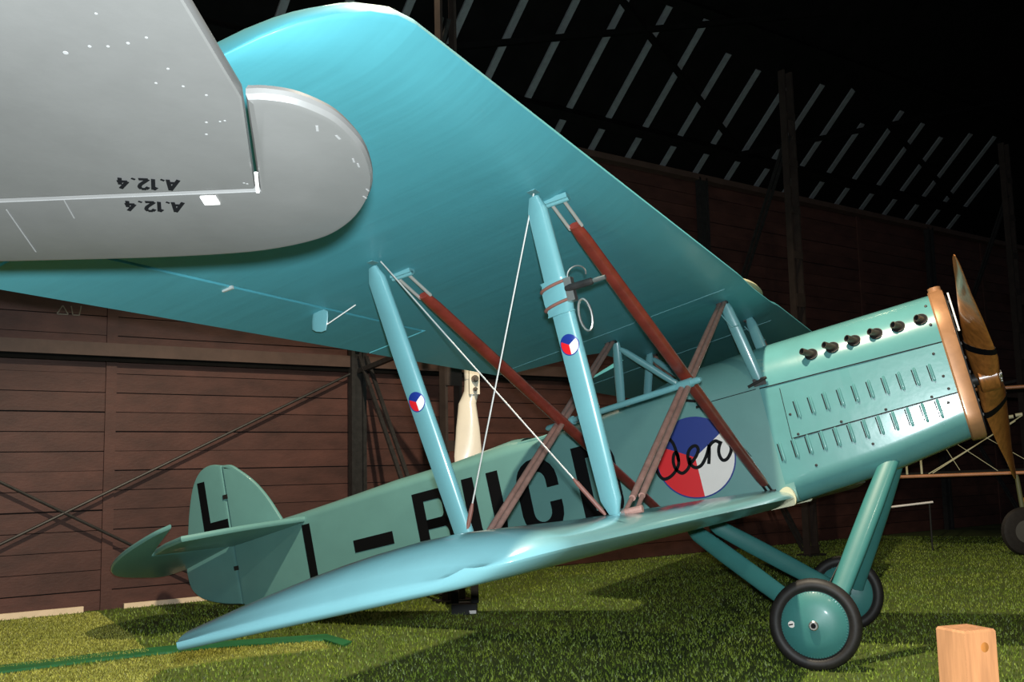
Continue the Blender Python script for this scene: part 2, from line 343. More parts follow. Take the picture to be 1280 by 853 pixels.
for key, lb in (('a', 'pale olive turf mat against the wall left of the tail'), ('c', 'pale olive turf mat in front of the green edging')):
    pl = mats_poly[key]; b = MB(); n = len(pl)
    b.loft([[V((p.x, p.y, 0.0)) for p in pl], [V((p.x, p.y, 0.012)) for p in pl]]); mo = b.build('turf_mat', 'pale_soil', smooth=0); tag(mo, lb, 'turf mat')
    x0, x1 = min(p.x for p in pl), max(p.x for p in pl); y0, y1 = min(p.y for p in pl), max(p.y for p in pl)
    Q = np.stack([rng.uniform(x0, x1, int((x1 - x0) * (y1 - y0) * 5200)), rng.uniform(y0, y1, int((x1 - x0) * (y1 - y0) * 5200))], 1); Q = Q[inpoly(Q, pl)]
    tag(blades('turf_pile', Q, 0.012, 0.010, 0.022, 0.005, 'pale_blade', mo), kind='stuff')
b = MB(); b.loft([[V((p.x, p.y, 0.001)) for p in edge_poly], [V((p.x, p.y, 0.02)) for p in edge_poly]]); tag(b.build('turf_edging', 'edging', smooth=0), 'green plastic edging strip on the grass under the lower wing tip', 'edging')

# ------------------------------------------------------------------ the biplane (plane coordinates: x to the nose, z along its height, tail down by TH)
TH = math.radians(12.0); H0 = 2.137073
RM = Matrix.Rotation(-TH, 3, 'Y'); BASE = V((-1.45, 0, 0)); OFF = RM.inverted() @ (BASE - V((0, 0, H0)))
AIR = empty('biplane', BASE, 'turquoise biplane with copper radiator, black lettering and a big tricolour roundel on its side', 'aircraft')
AIR.rotation_euler = (0, -TH, 0)
def A(): return MB(off=OFF)
def hw(x): return 0.419 if x > -3.0 else 0.03 + 0.389 * (x + 7.15) / 4.15
def ip(x, tab):
    for (x0, y0), (x1, y1) in zip(tab[:-1], tab[1:]):
        if x <= x0 and x >= x1: return y0 + (y1 - y0) * (x0 - x) / (x0 - x1)
    return tab[0][1] if x > tab[0][0] else tab[-1][1]
def ring(x, h, zb, zs, zc, r, na=10, nc=5, pw=1.0):
    half = []
    half.append((0, zb)); half.append((-(h - r) * 0.5, zb))
    for i in range(nc + 1):
        t = math.pi / 2 * i / nc; half.append((-(h - r) - r * math.sin(t), zb + r - r * math.cos(t)))
    half.append((-h, (zb + r + zs) / 2))
    for i in range(na):
        t = math.pi / 2 * i / na; half.append((-h * math.cos(t), zs + (zc - zs) * math.sin(t)))
    top = [(0, zc)]
    pts = half + top + [(-y, z) for y, z in reversed(half[1:])]
    return [V((x, y, z)) for y, z in pts]
ZB = [(-1.4, -0.675), (-7.2, -0.515)]
ZS = [(-1.4, 0.27), (-2.2, 0.31), (-2.4, 0.33), (-3.0, 0.29), (-3.6, 0.26), (-5.0, 0.22), (-6.0, 0.185), (-7.15, 0.11)]
ZC = [(-1.4, 0.632), (-1.68, 0.622), (-2.07, 0.596), (-2.4, 0.53), (-3.05, 0.44), (-3.4, 0.385), (-3.7, 0.40), (-3.85, 0.415), (-4.46, 0.358), (-5.13, 0.338), (-5.88, 0.287), (-6.27, 0.265), (-6.7, 0.245), (-7.15, 0.19)]
xs = [-1.45, -1.68, -2.07, -2.2, -2.4, -2.6, -2.8, -2.95, -3.0, -3.1, -3.25, -3.4, -3.55, -3.72, -3.85, -4.1, -4.46, -4.8, -5.13, -5.5, -5.88, -6.27, -6.7, -7.0, -7.15]
rings = [ring(x, hw(x), ip(x, ZB), ip(x, ZS), ip(x, ZC), min(0.05, hw(x) * 0.6)) for x in xs]
n = len(rings[0]); f = A(); vs = [p for r in rings for p in r]; fs = []
def opening(x): return (-2.95 < x < -2.4) or (-3.72 < x < -3.1)
top0 = 2 + 6 + 1 + 4; top1 = n - top0 + 1
for i in range(len(xs) - 1):
    for j in range(n):
        xm = (xs[i] + xs[i + 1]) / 2
        if opening(xm) and top0 <= j < top1: continue
        a = i * n + j; c_ = i * n + (j + 1) % n; fs.append((a, c_, c_ + n, a + n))
fs.append(tuple(range(n))); fs.append(tuple(range((len(xs) - 1) * n, len(xs) * n)))
f.add(vs, fs); FUS = f.build('fuselage', 'paint', AIR, smooth=40)
for xa, xb in ((-2.4, -2.95), (-3.1, -3.72)):
    c = A(); q = []
    for x in np.linspace(xa, xb, 6): r = ring(x, hw(x), ip(x, ZB), ip(x, ZS), ip(x, ZC), 0.05); q.append((r[top0], r[top1]))
    path = [a for a, _ in q] + [d for _, d in reversed(q)]; c.tube(path + [path[0]], 0.016, 8); c.build('cockpit_coaming', 'paint', AIR)
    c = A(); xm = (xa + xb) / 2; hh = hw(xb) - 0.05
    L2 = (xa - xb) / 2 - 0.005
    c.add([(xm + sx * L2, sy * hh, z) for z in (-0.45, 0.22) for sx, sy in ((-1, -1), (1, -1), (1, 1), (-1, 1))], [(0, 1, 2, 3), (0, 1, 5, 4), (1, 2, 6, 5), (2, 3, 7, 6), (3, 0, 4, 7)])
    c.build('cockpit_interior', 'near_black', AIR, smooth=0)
    c = A(); c.box((xm - L2 + 0.08, 0, 0.0), (0.05, hh * 0.75, 0.26)); c.box((xm - 0.02, 0, -0.2), (L2 * 0.7, hh * 0.75, 0.05)); c.build('seat', 'leather', AIR, smooth=0)
# registration letters on both sides
def letter_quads(ch, x0, x1, z0, z1, t):
    Q = []
    def q(a0, c0, a1, c1): Q.append(((a0, c0), (a1, c0), (a1, c1), (a0, c1)))
    def arc(cx, cz, ro_x, ro_z, ri_x, ri_z, t0, t1, k=10):
        for i in range(k):
            a = math.radians(t0 + (t1 - t0) * i / k); e = math.radians(t0 + (t1 - t0) * (i + 1) / k)
            Q.append(((cx + ro_x * math.cos(a), cz + ro_z * math.sin(a)), (cx + ro_x * math.cos(e), cz + ro_z * math.sin(e)), (cx + ri_x * math.cos(e), cz + ri_z * math.sin(e)), (cx + ri_x * math.cos(a), cz + ri_z * math.sin(a))))
    h = z1 - z0
    if ch == 'L': q(x0, z0, x0 + t, z1); q(x0 + t, z0, x1, z0 + t)
    if ch == '-': q(x0, z0, x1, z1)
    if ch == 'U':
        r = (x1 - x0) / 2; q(x0, z0 + r, x0 + t, z1); q(x1 - t, z0 + r, x1, z1); arc(x0 + r, z0 + r, r, r, r - t, r - t, 180, 360)
    if ch == 'C':
        r = (x1 - x0) / 2; q(x0, z0 + r, x0 + t, z1 - r); arc(x0 + r, z0 + r, r, r, r - t, r - t, 180, 360); arc(x0 + r, z1 - r, r, r, r - t, r - t, 0, 180)
        q(x1 - t, z1 - r - 0.07, x1, z1 - r); q(x1 - t, z0 + r, x1, z0 + r + 0.07)
    if ch == 'D':
        r = 0.17; tt = t * 0.95; q(x0, z0, x0 + t, z1); q(x0 + t, z1 - tt, x1 - r, z1); q(x0 + t, z0, x1 - r, z0 + tt); q(x1 - t, z0 + r, x1, z1 - r)
        arc(x1 - r, z1 - r, r, r, r - t, r - tt, 0, 90); arc(x1 - r, z0 + r, r, r, r - t, r - tt, 270, 360)
    if ch == 'B':
        m_ = z0 + h * 0.52; tt = t * 0.8; q(x0, z0, x0 + t, z1)
        for a, e in ((z0, m_ + tt / 2), (m_ - tt / 2, z1)):
            r = min((e - a) / 2 - 0.01, 0.15); xr = x1 - (0.0 if a == z0 else 0.02)
            q(x0 + t, a, xr - r, a + tt); q(x0 + t, e - tt, xr - r, e); q(xr - t, a + r, xr, e - r); arc(xr - r, a + r, r, r, r - t, r - tt, 270, 360); arc(xr - r, e - r, r, r, r - t, r - tt, 0, 90)
    return Q
def side_plate(bm, quads, sgn, xmap, eps=0.004, mi=0):
    for qd in quads:
        fr = [V((xmap(x), sgn * (hw(xmap(x)) + eps), z)) for x, z in qd]; bk = [V((p.x, sgn * (hw(p.x) - 0.002), p.z)) for p in fr]
        nq = len(qd); bm.add(fr + bk, [tuple(range(nq))] + [(i, (i + 1) % nq, (i + 1) % nq + nq, i + nq) for i in range(nq)], mi)
LET = [('L', -6.25, -5.86, -0.495, 0.132, 0.098), ('-', -5.66, -5.195, -0.256, -0.138, 0.1), ('B', -4.905, -4.46, -0.495, 0.142, 0.112), ('U', -4.348, -3.962, -0.495, 0.158, 0.12), ('C', -3.80, -3.395, -0.495, 0.174, 0.115), ('D', -3.213, -2.838, -0.5, 0.172, 0.115)]
for ch, x0, x1, z0, z1, t in LET:
    b = A(); side_plate(b, letter_quads(ch, x0, x1, z0, z1, t), -1, lambda x: x); b.build('registration_letter' if ch != '-' else 'registration_dash', 'black', FUS, smooth=0)
    b = A(); side_plate(b, letter_quads(ch, x0, x1, z0, z1, t), 1, lambda x: -9.09 - x); b.build('registration_letter' if ch != '-' else 'registration_dash', 'black', FUS, smooth=0)
# roundel and script
def sector_disc(bm, c, ux, uz, nrm, r, e, flip=1):
    """blue rim, then blue / red / white sectors; ux, uz in-plane axes"""
    c = V(c)
    def fan(r_, t0, t1, mi, ee):
        k = 24; pts = [c + nrm * ee] + [c + nrm * ee + (ux * math.cos(math.radians(t0 + (t1 - t0) * i / k)) + uz * math.sin(math.radians(t0 + (t1 - t0) * i / k))) * r_ for i in range(k + 1)]
        bm.add(pts, [(0, i + 1, i + 2) for i in range(k)], mi)
    k = 48; ringo = [c + nrm * e + (ux * math.cos(2 * math.pi * i / k) + uz * math.sin(2 * math.pi * i / k)) * r for i in range(k)]
    bm.loft([[p - nrm * e * 1.2 for p in ringo], ringo], 0)
    fan(r * 0.965, 30, 150, 0, e + 0.0012); fan(r * 0.965, 150, 270, 1, e + 0.0012); fan(r * 0.965, 270, 390, 2, e + 0.0012)
SCRIPT = [[(-2.357, .059), (-2.329, .033), (-2.311, -.018), (-2.306, -.096), (-2.306, -.152), (-2.32, -.187), (-2.352, -.223), (-2.403, -.256), (-2.457, -.265), (-2.485, -.242), (-2.502, -.194), (-2.503, -.139), (-2.487, -.076), (-2.46, -.032), (-2.421, .008)],
 [(-2.306, -.152), (-2.301, -.103), (-2.311, -.074), (-2.335, -.095), (-2.351, -.147), (-2.348, -.197), (-2.328, -.232), (-2.3, -.252), (-2.258, -.236), (-2.224, -.199), (-2.207, -.142)],
 [(-2.224, -.199), (-2.222, -.129), (-2.2, -.085), (-2.166, -.062), (-2.135, -.063), (-2.124, -.094), (-2.15, -.139), (-2.189, -.174), (-2.211, -.19), (-2.205, -.214), (-2.177, -.234), (-2.132, -.225), (-2.084, -.177), (-2.047, -.12), (-2.027, -.078)],
 [(-2.027, -.078), (-2.041, -.138), (-2.069, -.229)], [(-2.045, -.115), (-2.02, -.083), (-1.994, -.066), (-1.965, -.062), (-1.938, -.085)],
 [(-1.925, -.075), (-1.95, -.11), (-1.965, -.15), (-1.965, -.195), (-1.948, -.226), (-1.914, -.223), (-1.877, -.186), (-1.86, -.15), (-1.861, -.127)]]
for sg in (-1, 1):
    b = A(); sector_disc(b, (-2.165, sg * 0.419, -0.152), V((-sg, 0, 0)), V((0, 0, 1)), V((0, sg, 0)), 0.333, 0.004); b.build('roundel', ['blue', 'red', 'white'], FUS, smooth=0)
    b = A()
    for st in SCRIPT:
        pp = []
        for i in range(len(st) - 1):
            p0, p1, p2, p3 = st[max(i - 1, 0)], st[i], st[i + 1], st[min(i + 2, len(st) - 1)]
            for t in (0, .25, .5, .75):
                pp.append(tuple(0.5 * (2 * p1[k] + (p2[k] - p0[k]) * t + (2 * p0[k] - 5 * p1[k] + 4 * p2[k] - p3[k]) * t * t + (3 * p1[k] - p0[k] - 3 * p2[k] + p3[k]) * t ** 3) for k in (0, 1)))
        pp.append(st[-1]); L_ = []; R_ = []
        for i, p in enumerate(pp):
            q0, q1 = pp[max(i - 1, 0)], pp[min(i + 1, len(pp) - 1)]; d = V((q1[0] - q0[0], q1[1] - q0[1])).normalized(); nn = V((-d.y, d.x)) * 0.0135
            X = p[0] if sg < 0 else -4.33 - p[0]; sx = 1 if sg < 0 else -1
            L_.append(V((X + nn.x * sx, sg * 0.4265, p[1] + nn.y))); R_.append(V((X - nn.x * sx, sg * 0.4265, p[1] - nn.y)))
        b.add(L_ + R_, [(i, i + 1, i + 1 + len(L_), i + len(L_)) for i in range(len(L_) - 1)])
    b.build('emblem_script', 'black', FUS, smooth=0)
# seams on the fuselage side and a step
for sg in (-1, 1):
    b = A(); b.bar((-1.55, sg * 0.419, 0.262), (-2.0, sg * 0.419, 0.255), 0.006, 0.003); b.bar((-1.98, sg * .419, 0.255), (-1.72, sg * .419, -0.25), 0.005, 0.003, (1, 0, 0)); b.build('panel_seam', 'hole', FUS, smooth=0)
    b = A(); b.tube([(-2.13, sg * 0.41, 0.32), (-2.05, sg * 0.46, 0.29), (-1.97, sg * 0.47, 0.28), (-1.97, sg * 0.47, 0.24), (-2.05, sg * 0.43, 0.24)], 0.012, 8); b.build('foot_step', 'dark_steel', FUS)

# cowling
def cz(x, tab): return ip(x, tab)
CT = [(-0.05, 0.675), (-1.17, 0.642), (-1.52, 0.632)]; CB = [(-0.05, -0.475), (-0.12, -0.485), (-0.66, -0.588), (-1.06, -0.635), (-1.52, -0.682)]
def ch_(x): return 0.424 if x < -0.9 else 0.424 - 0.012 * (x + 0.9) / 0.8
cx_ = [-1.52, -1.3, -1.06, -0.86, -0.66, -0.4, -0.2, -0.11]
cr = [ring(x, ch_(x), cz(x, CB), 0.255, cz(x, CT), 0.20, nc=8) for x in cx_]
b = A(); b.loft(cr); COWL = b.build('cowling', 'metal_paint', AIR, smooth=40)
def plate(bm, x0, x1, z0a, z1a, z0b, z1b, sg, e0, mi=0):
    bm.add([(x, sg * (ch_(x) + e), z) for e in (0.0, e0) for x, z in ((x0, z0a), (x1, z0b), (x1, z1b), (x0, z1a))], [(0, 1, 2, 3), (4, 5, 6, 7), (0, 1, 5, 4), (1, 2, 6, 5), (2, 3, 7, 6), (3, 0, 4, 7)], mi)
for sg in (-1, 1):
    b = A(); plate(b, -1.375, -0.115, -0.184, 0.235, -0.14, 0.246, sg, 0.004); b.build('cowling_panel', 'metal_paint', COWL, smooth=0)
    b = A(); b.bar((-1.52, sg * 0.425, 0.258), (-0.9, sg * 0.425, 0.256), 0.008, 0.008); b.bar((-0.9, sg * 0.425, 0.256), (-0.11, sg * 0.4125, 0.252), 0.008, 0.010); b.bar((-1.376, sg * .425, -0.188), (-0.11, sg * .4135, -0.142), 0.009, 0.010); b.bar((-1.377, sg * .425, -0.188), (-1.366, sg * .425, 0.22), 0.005, 0.01, (1, 0, 0))
    b.build('panel_seam', 'hole', COWL, smooth=0)
    for i in range(10):
        x = -1.275 + i * 0.1135; z0, z1 = (-0.048 + 0.0024 * i, 0.105 + 0.0014 * i); h_ = ch_(x)
        b = A(); b.foil_bar((x + 0.008, sg * (h_ + 0.002), z0), (x + 0.002, sg * (h_ + 0.002), z1), 0.024, 0.024, (1, 0, 0), 0, taper=0.5); b.bar((x - 0.012, sg * (h_ + 0.006), z0 + 0.012), (x - 0.018, sg * (h_ + 0.006), z1 - 0.012), 0.008, 0.008, (1, 0, 0), 1); b.build('louver', ['metal_paint', 'hole'], COWL)
    for i in range(12):
        x = -1.480 + i * 0.1097; z0, z1 = (-0.352 + 0.0043 * i, -0.19 + 0.0033 * i); h_ = ch_(x)
        b = A(); b.foil_bar((x + 0.008, sg * (h_ + 0.0), z0), (x + 0.002, sg * (h_ + 0.0), z1), 0.024, 0.024, (1, 0, 0), 0, taper=0.5); b.bar((x - 0.012, sg * (h_ + 0.004), z0 + 0.012), (x - 0.018, sg * (h_ + 0.004), z1 - 0.012), 0.008, 0.008, (1, 0, 0), 1); b.build('louver', ['metal_paint', 'hole'], COWL)
    for x, z in ((-1.32, -0.165), (-0.98, -0.15), (-0.64, -0.14), (-0.30, -0.13), (-0.17, -0.1), (-0.18, 0.0), (-0.2, 0.18), (-0.16, 0.4), (-0.155, 0.56), (-1.34, 0.0), (-1.25, -0.43), (-0.8, -0.37), (-0.2, -0.2)):
        y = ch_(x) if z < 0.255 else ch_(x) * math.sqrt(max(0.05, 1 - ((z - 0.255) / (cz(x, CT) - 0.255)) ** 2))
        b = A(); b.lathe((x, sg * (y - 0.004), z), (0, sg, 0.0 if z < 0.255 else 0.5), [(0, 0.011), (0.010, 0.011), (0.012, 0.006), (0.012, 0.0)], 10); b.build('fastener', 'dark_steel', COWL)
# exhaust stubs
for i in range(6):
    x = -0.217 - i * 0.170; z = 0.466 - i * 0.0085; ct = cz(x, CT); sn = (z - 0.255) / (ct - 0.255); y = -ch_(x) * math.sqrt(1 - sn * sn); nr = V((0, -0.84, 0.54)); c0 = V((x, y, z))
    b = A(); b.lathe(c0 - nr * 0.02, nr, [(0, 0.052), (0.024, 0.052), (0.024, 0.048), (0.021, 0.046), (0.021, 0.0)], 28, mis=[1, 1, 0, 0]); EX = b.build('exhaust_port', ['hole', 'dark_steel'], AIR)
    d = (nr * 0.62 + V((-0.62, -0.25, -0.02)) * 0.9).normalized(); b = A(); Lp = 0.062 + 0.010 * i
    b.lathe(c0 - nr * 0.01 + V((0.008, 0, 0)), d, [(0, 0.027), (Lp, 0.027), (Lp, 0.022), (Lp - 0.05, 0.021), (Lp - 0.05, 0.0)], 20, mis=[0, 0, 1, 1]); b.build('exhaust_stub', ['pipe', 'hole'], EX)
# radiator
b = A(); b.loft([ring(x, h_, zb_, 0.25, zt_, 0.19, nc=8) for x, h_, zb_, zt_ in ((-0.118, 0.418, -0.495, 0.690), (-0.105, 0.428, -0.505, 0.700), (-0.03, 0.428, -0.505, 0.700), (-0.008, 0.418, -0.495, 0.688))]); RAD = b.build('radiator', 'copper', AIR, smooth=35)
b = A(); b.loft([ring(x, 0.375, -0.45, 0.25, 0.640, 0.17, nc=8) for x in (-0.02, 0.003)]); b.build('radiator_core', 'core', RAD)
for i in range(9):
    b = A(); z = -0.34 + i * 0.11; b.bar((0.008, -0.365, z), (0.008, 0.365, z), 0.02, 0.006); b.build('shutter_slat', 'dark_steel', RAD, smooth=0)
b = A(); b.bar((0.02, -0.395, 0.30), (0.02, -0.395, 0.60), 0.03, 0.012, (0, 1, 0)); b.build('shutter_frame', 'white', RAD, smooth=0)
b = A(); b.lathe((-0.06, 0, 0.695), (0, 0, 1), [(0, 0.05), (0.03, 0.05), (0.035, 0.035), (0.035, 0)], 20); b.build('filler_cap', 'copper', RAD)
# propeller
PC = V((0.125, 0, -0.055)); PAX = V((1, 0, 0.0)); al = math.radians(50); PR = 1.27
PU = V((0.0, -math.sin(al), math.cos(al))); PT = PAX.cross(PU)
PROP = None
b = A(); b.lathe(PC - PAX * 0.075, PAX, [(0, 0.10), (0.01, 0.115), (0.14, 0.115), (0.15, 0.10), (0.15, 0.0)], 32); PROP = b.build('propeller', 'prop_wood', AIR)
for sg in (1, -1):
    b = A(); rg = []
    for r, c_, tk, pitch in ((0.03, 0.19, 0.16, 66), (0.12, 0.21, 0.14, 64), (0.25, 0.25, 0.09, 54), (0.45, 0.26, 0.055, 42), (0.7, 0.24, 0.040, 33), (0.95, 0.185, 0.028, 23), (1.12, 0.14, 0.02, 20), (1.22, 0.09, 0.014, 19), (PR, 0.025, 0.008, 18)):
        p_ = math.radians(pitch); cd_ = PT * sg * math.cos(p_) + PAX * math.sin(p_); td = PAX * math.cos(p_) - PT * sg * math.sin(p_)
        rg.append([PC + PU * sg * r + cd_ * (0.5 * c_ * math.cos(2 * math.pi * k / 18)) + td * (0.5 * tk * math.sin(2 * math.pi * k / 18)) for k in range(18)])
    b.loft(rg); b.build('propeller_blade', 'prop_wood', PROP, smooth=50)
    b = A(); rb = []
    for r, c_, tk, pitch in ((0.30, 0.262, 0.09, 51), (0.36, 0.266, 0.078, 47)):
        p_ = math.radians(pitch); cd_ = PT * sg * math.cos(p_) + PAX * math.sin(p_); td = PAX * math.cos(p_) - PT * sg * math.sin(p_)
        rb.append([PC + PU * sg * r + cd_ * (0.5 * c_ * math.cos(2 * math.pi * k / 18)) + td * (0.5 * tk * math.sin(2 * math.pi * k / 18)) for k in range(18)])
    b.loft(rb); b.build('blade_band', 'black', PROP, smooth=50)
b = A(); b.lathe(PC + PAX * 0.07, PAX, [(0, 0.068), (0.012, 0.068), (0.012, 0.03), (0.03, 0.028), (0.03, 0)], 28)
for k in range(8): b.lathe(PC + PAX * 0.075 + (PU * math.cos(k * math.pi / 4) + PT * math.sin(k * math.pi / 4)) * 0.055, PAX, [(0, 0.009), (0.018, 0.012), (0.018, 0)], 6)
b.build('propeller_hub', 'steel', PROP); b = A(); b.lathe(PC - PAX * 0.20, PAX, [(0, 0.05), (0.13, 0.05), (0.13, 0)], 20); b.build('propeller_shaft', 'dark_steel', PROP)

# wings
TS = [0, .004, .012, .025, .05, .08, .12, .18, .26, .36, .46, .56, .66, .76, .86, .94, 1.0]
def foil(t, th):
    lo = 0.30 * th * (1 - min(t / 0.14, 1)) ** 2.2
    up = 0.30 * th * (1 - t) ** 6 + (nt(t) * 2 * 0.98 - 0.0) * th * (1 - 0.30 * (1 - t) ** 8)
    return lo, max(up, lo + 0.0015)
def section(y, xl, xt, th, zfun, t0=0.0, t1=1.0, te=0.0):
    c_ = xl - xt; ts = [t for t in TS if t0 < t < t1]; ts = [t0] + ts + [t1]
    up = [V((xl - t * c_, y, zfun(xl - t * c_) + foil(t, th)[1] * c_ + te * t)) for t in ts]; lo = [V((xl - t * c_, y, zfun(xl - t * c_) + foil(t, th)[0] * c_)) for t in ts]
    return up[::-1] + (lo[1:] if t0 == 0 else lo)
UZ = lambda x: 0.992 + 0.068 * (x + 1.614)
XL, XT = -1.365, -3.50
def uw(y):
    a = abs(y); xl, xt, th = XL, XT, 0.112
    if a < 0.95: xt = XT + 0.72 * (0.5 + 0.5 * math.cos(math.pi * min(1, max(0, (a - 0.35) / 0.6))))
    if a > 6.02:
        k = (a - 6.02) / 0.45; xl = XL - 0.55 * (1 - math.sqrt(max(0, 1 - k * k))) ; xt = XT + 0.80 * (1 - math.sqrt(max(0, 1 - k * k))); th *= max(0.10, math.sqrt(max(0, 1 - k ** 3)))
    return xl, xt, th
HT = 0.80                                                             # the aileron hinge, as a fraction of the chord
b = A()
b.loft([section(y, *uw(y), UZ) for y in (-2.98, -2.4, -1.8, -1.2, -0.95, -0.8, -0.65, -0.5, -0.35, 0, 0.35, 0.5, 0.65, 0.8, 0.95, 1.2, 1.8, 2.4, 2.98)])
for sg in (-1, 1):
    b.loft([section(sg * y, XL, XT, 0.112, UZ, 0, HT - 0.006) for y in (2.98, 4.0, 5.0, 6.02)])
    b.loft([section(sg * y, *uw(sg * y), UZ) for y in (6.02, 6.12, 6.22, 6.31, 6.38, 6.43, 6.46, 6.468)])
UW = b.build('upper_wing', 'fabric', AIR, smooth=50)
for sg in (-1, 1):
    b = A(); b.loft([section(sg * y, XL, XT, 0.112, UZ, HT + 0.004, 1.0) for y in (3.0, 4.0, 5.0, 6.0)]); AIL = b.build('aileron', 'fabric', AIR, smooth=50)
    b = A(); xh = XL - (HT + .015) * (XL - XT); zh = UZ(xh); b.foil_bar((xh, sg * 4.1, zh + 0.01), (xh - 0.04, sg * 4.1, zh - 0.11), 0.10, 0.014, (1, 0, 0.2), taper=0.4); b.build('control_horn', 'strut_paint', AIL)
    b = A(); b.tube([(xh - 0.04, sg * 4.1, zh - 0.10), (xh + 0.16, sg * 4.0, zh + 0.0)], 0.004, 6); b.build('control_wire', 'wire', AIL)
    for yy in (4.9,):
        b = A(); b.box((xh + 0.01, sg * yy, zh - 0.002), (0.03, 0.007, 0.008)); b.build('hinge', 'wire', AIL, smooth=0)
    # seam tapes at the centre section and over the ribs
    b = A(); b.bar((XL - 0.12, sg * 1.0, UZ(XL - .12) - 0.001), (XT + 0.03, sg * 1.0, UZ(XT + .03) - 0.001), 0.008, 0.005, (0, 1, 0)); b.build('seam_tape', 'strut_paint', UW, smooth=0)
# fuel tank fairing on the centre section
b = A(); rg = []
for i in range(1, 24):
    t = math.pi * i / 24; y = -0.80 * math.cos(t); s_ = math.sin(t) ** 0.8
    rg.append([V((-1.70 + 0.33 * s_ * math.cos(a), y - 0.05, 1.135 + 0.095 * s_ * math.sin(a))) for a in [2 * math.pi * k / 20 for k in range(20)]])
b.loft(rg); b.build('header_tank', 'cream', AIR, smooth=50, label='pale tank bulging above the wing centre')
LZ = lambda x: -0.690 + 0.006 * (x + 1.47)
LXL, LXT, LY = -1.47, -3.00, 5.74
def lw(a):
    xl, xt, th = LXL, LXT, 0.113
    k = max(0, (a - (LY - 0.34)) / 0.34)
    if k > 0: e = 1 - math.sqrt(max(0, 1 - k * k)); xl -= 0.30 * e; xt += 0.05 * e
    return xl, xt, th
LZB = lambda y, x: LZ(x)
def lsec(sg, y):
    k = max(0, (y - (LY - 0.40)) / 0.40); te = 0.08 * min(1, max(0, (y - 4.6) / 1.0)); q = section(sg * y, *lw(y), LZ, te=te); e = math.sqrt(max(0.0, 1 - k ** 3.2)) if k > 0 else 1.0
    k2 = max(0, (y - (LY - 0.05)) / 0.05); e2 = math.sqrt(max(0, 1 - k2 * k2)) if k2 > 0 else 1.0
    n_ = len(q); zl_ = [min(q[i].z, q[n_ - 1 - i].z) for i in range(n_)]
    return [V((p.x, p.y, m_ + 0.03 * (1 - e2) + (p.z - m_) * max(0.46, e) * max(0.3, e2))) for p, m_ in zip(q, zl_)]
for sg in (-1, 1):
    b = A(); b.loft([lsec(sg, y) for y in (0.40, 1.5, 2.5, 3.5, 4.5, LY - .5, LY - .40, LY - .35, LY - .29, LY - .22, LY - .16, LY - .11, LY - .07, LY - .045, LY - .025, LY - .01, LY - .003)]); LW = b.build('lower_wing', 'gloss', AIR, smooth=50)
    b = A(); r0 = section(sg * 0.425, LXL + 0.012, LXL - 0.20, 0.72, lambda x: -0.693); b.loft([r0, [p + V((0, sg * 0.05, 0)) for p in r0]]); b.build('wing_root_fairing', 'cream', LW)
    for yy in (1.2, 2.0, 2.8, 3.6, 4.4, 5.1):
        b = A(); b.bar((LXL - 0.25, sg * yy, LZ(LXL) + 0.158), (LXL - 0.75, sg * yy, LZ(LXL) + 0.152), 0.02, 0.003, (0, 1, 0)); b.build('rib_tape', 'paint', LW, smooth=0)

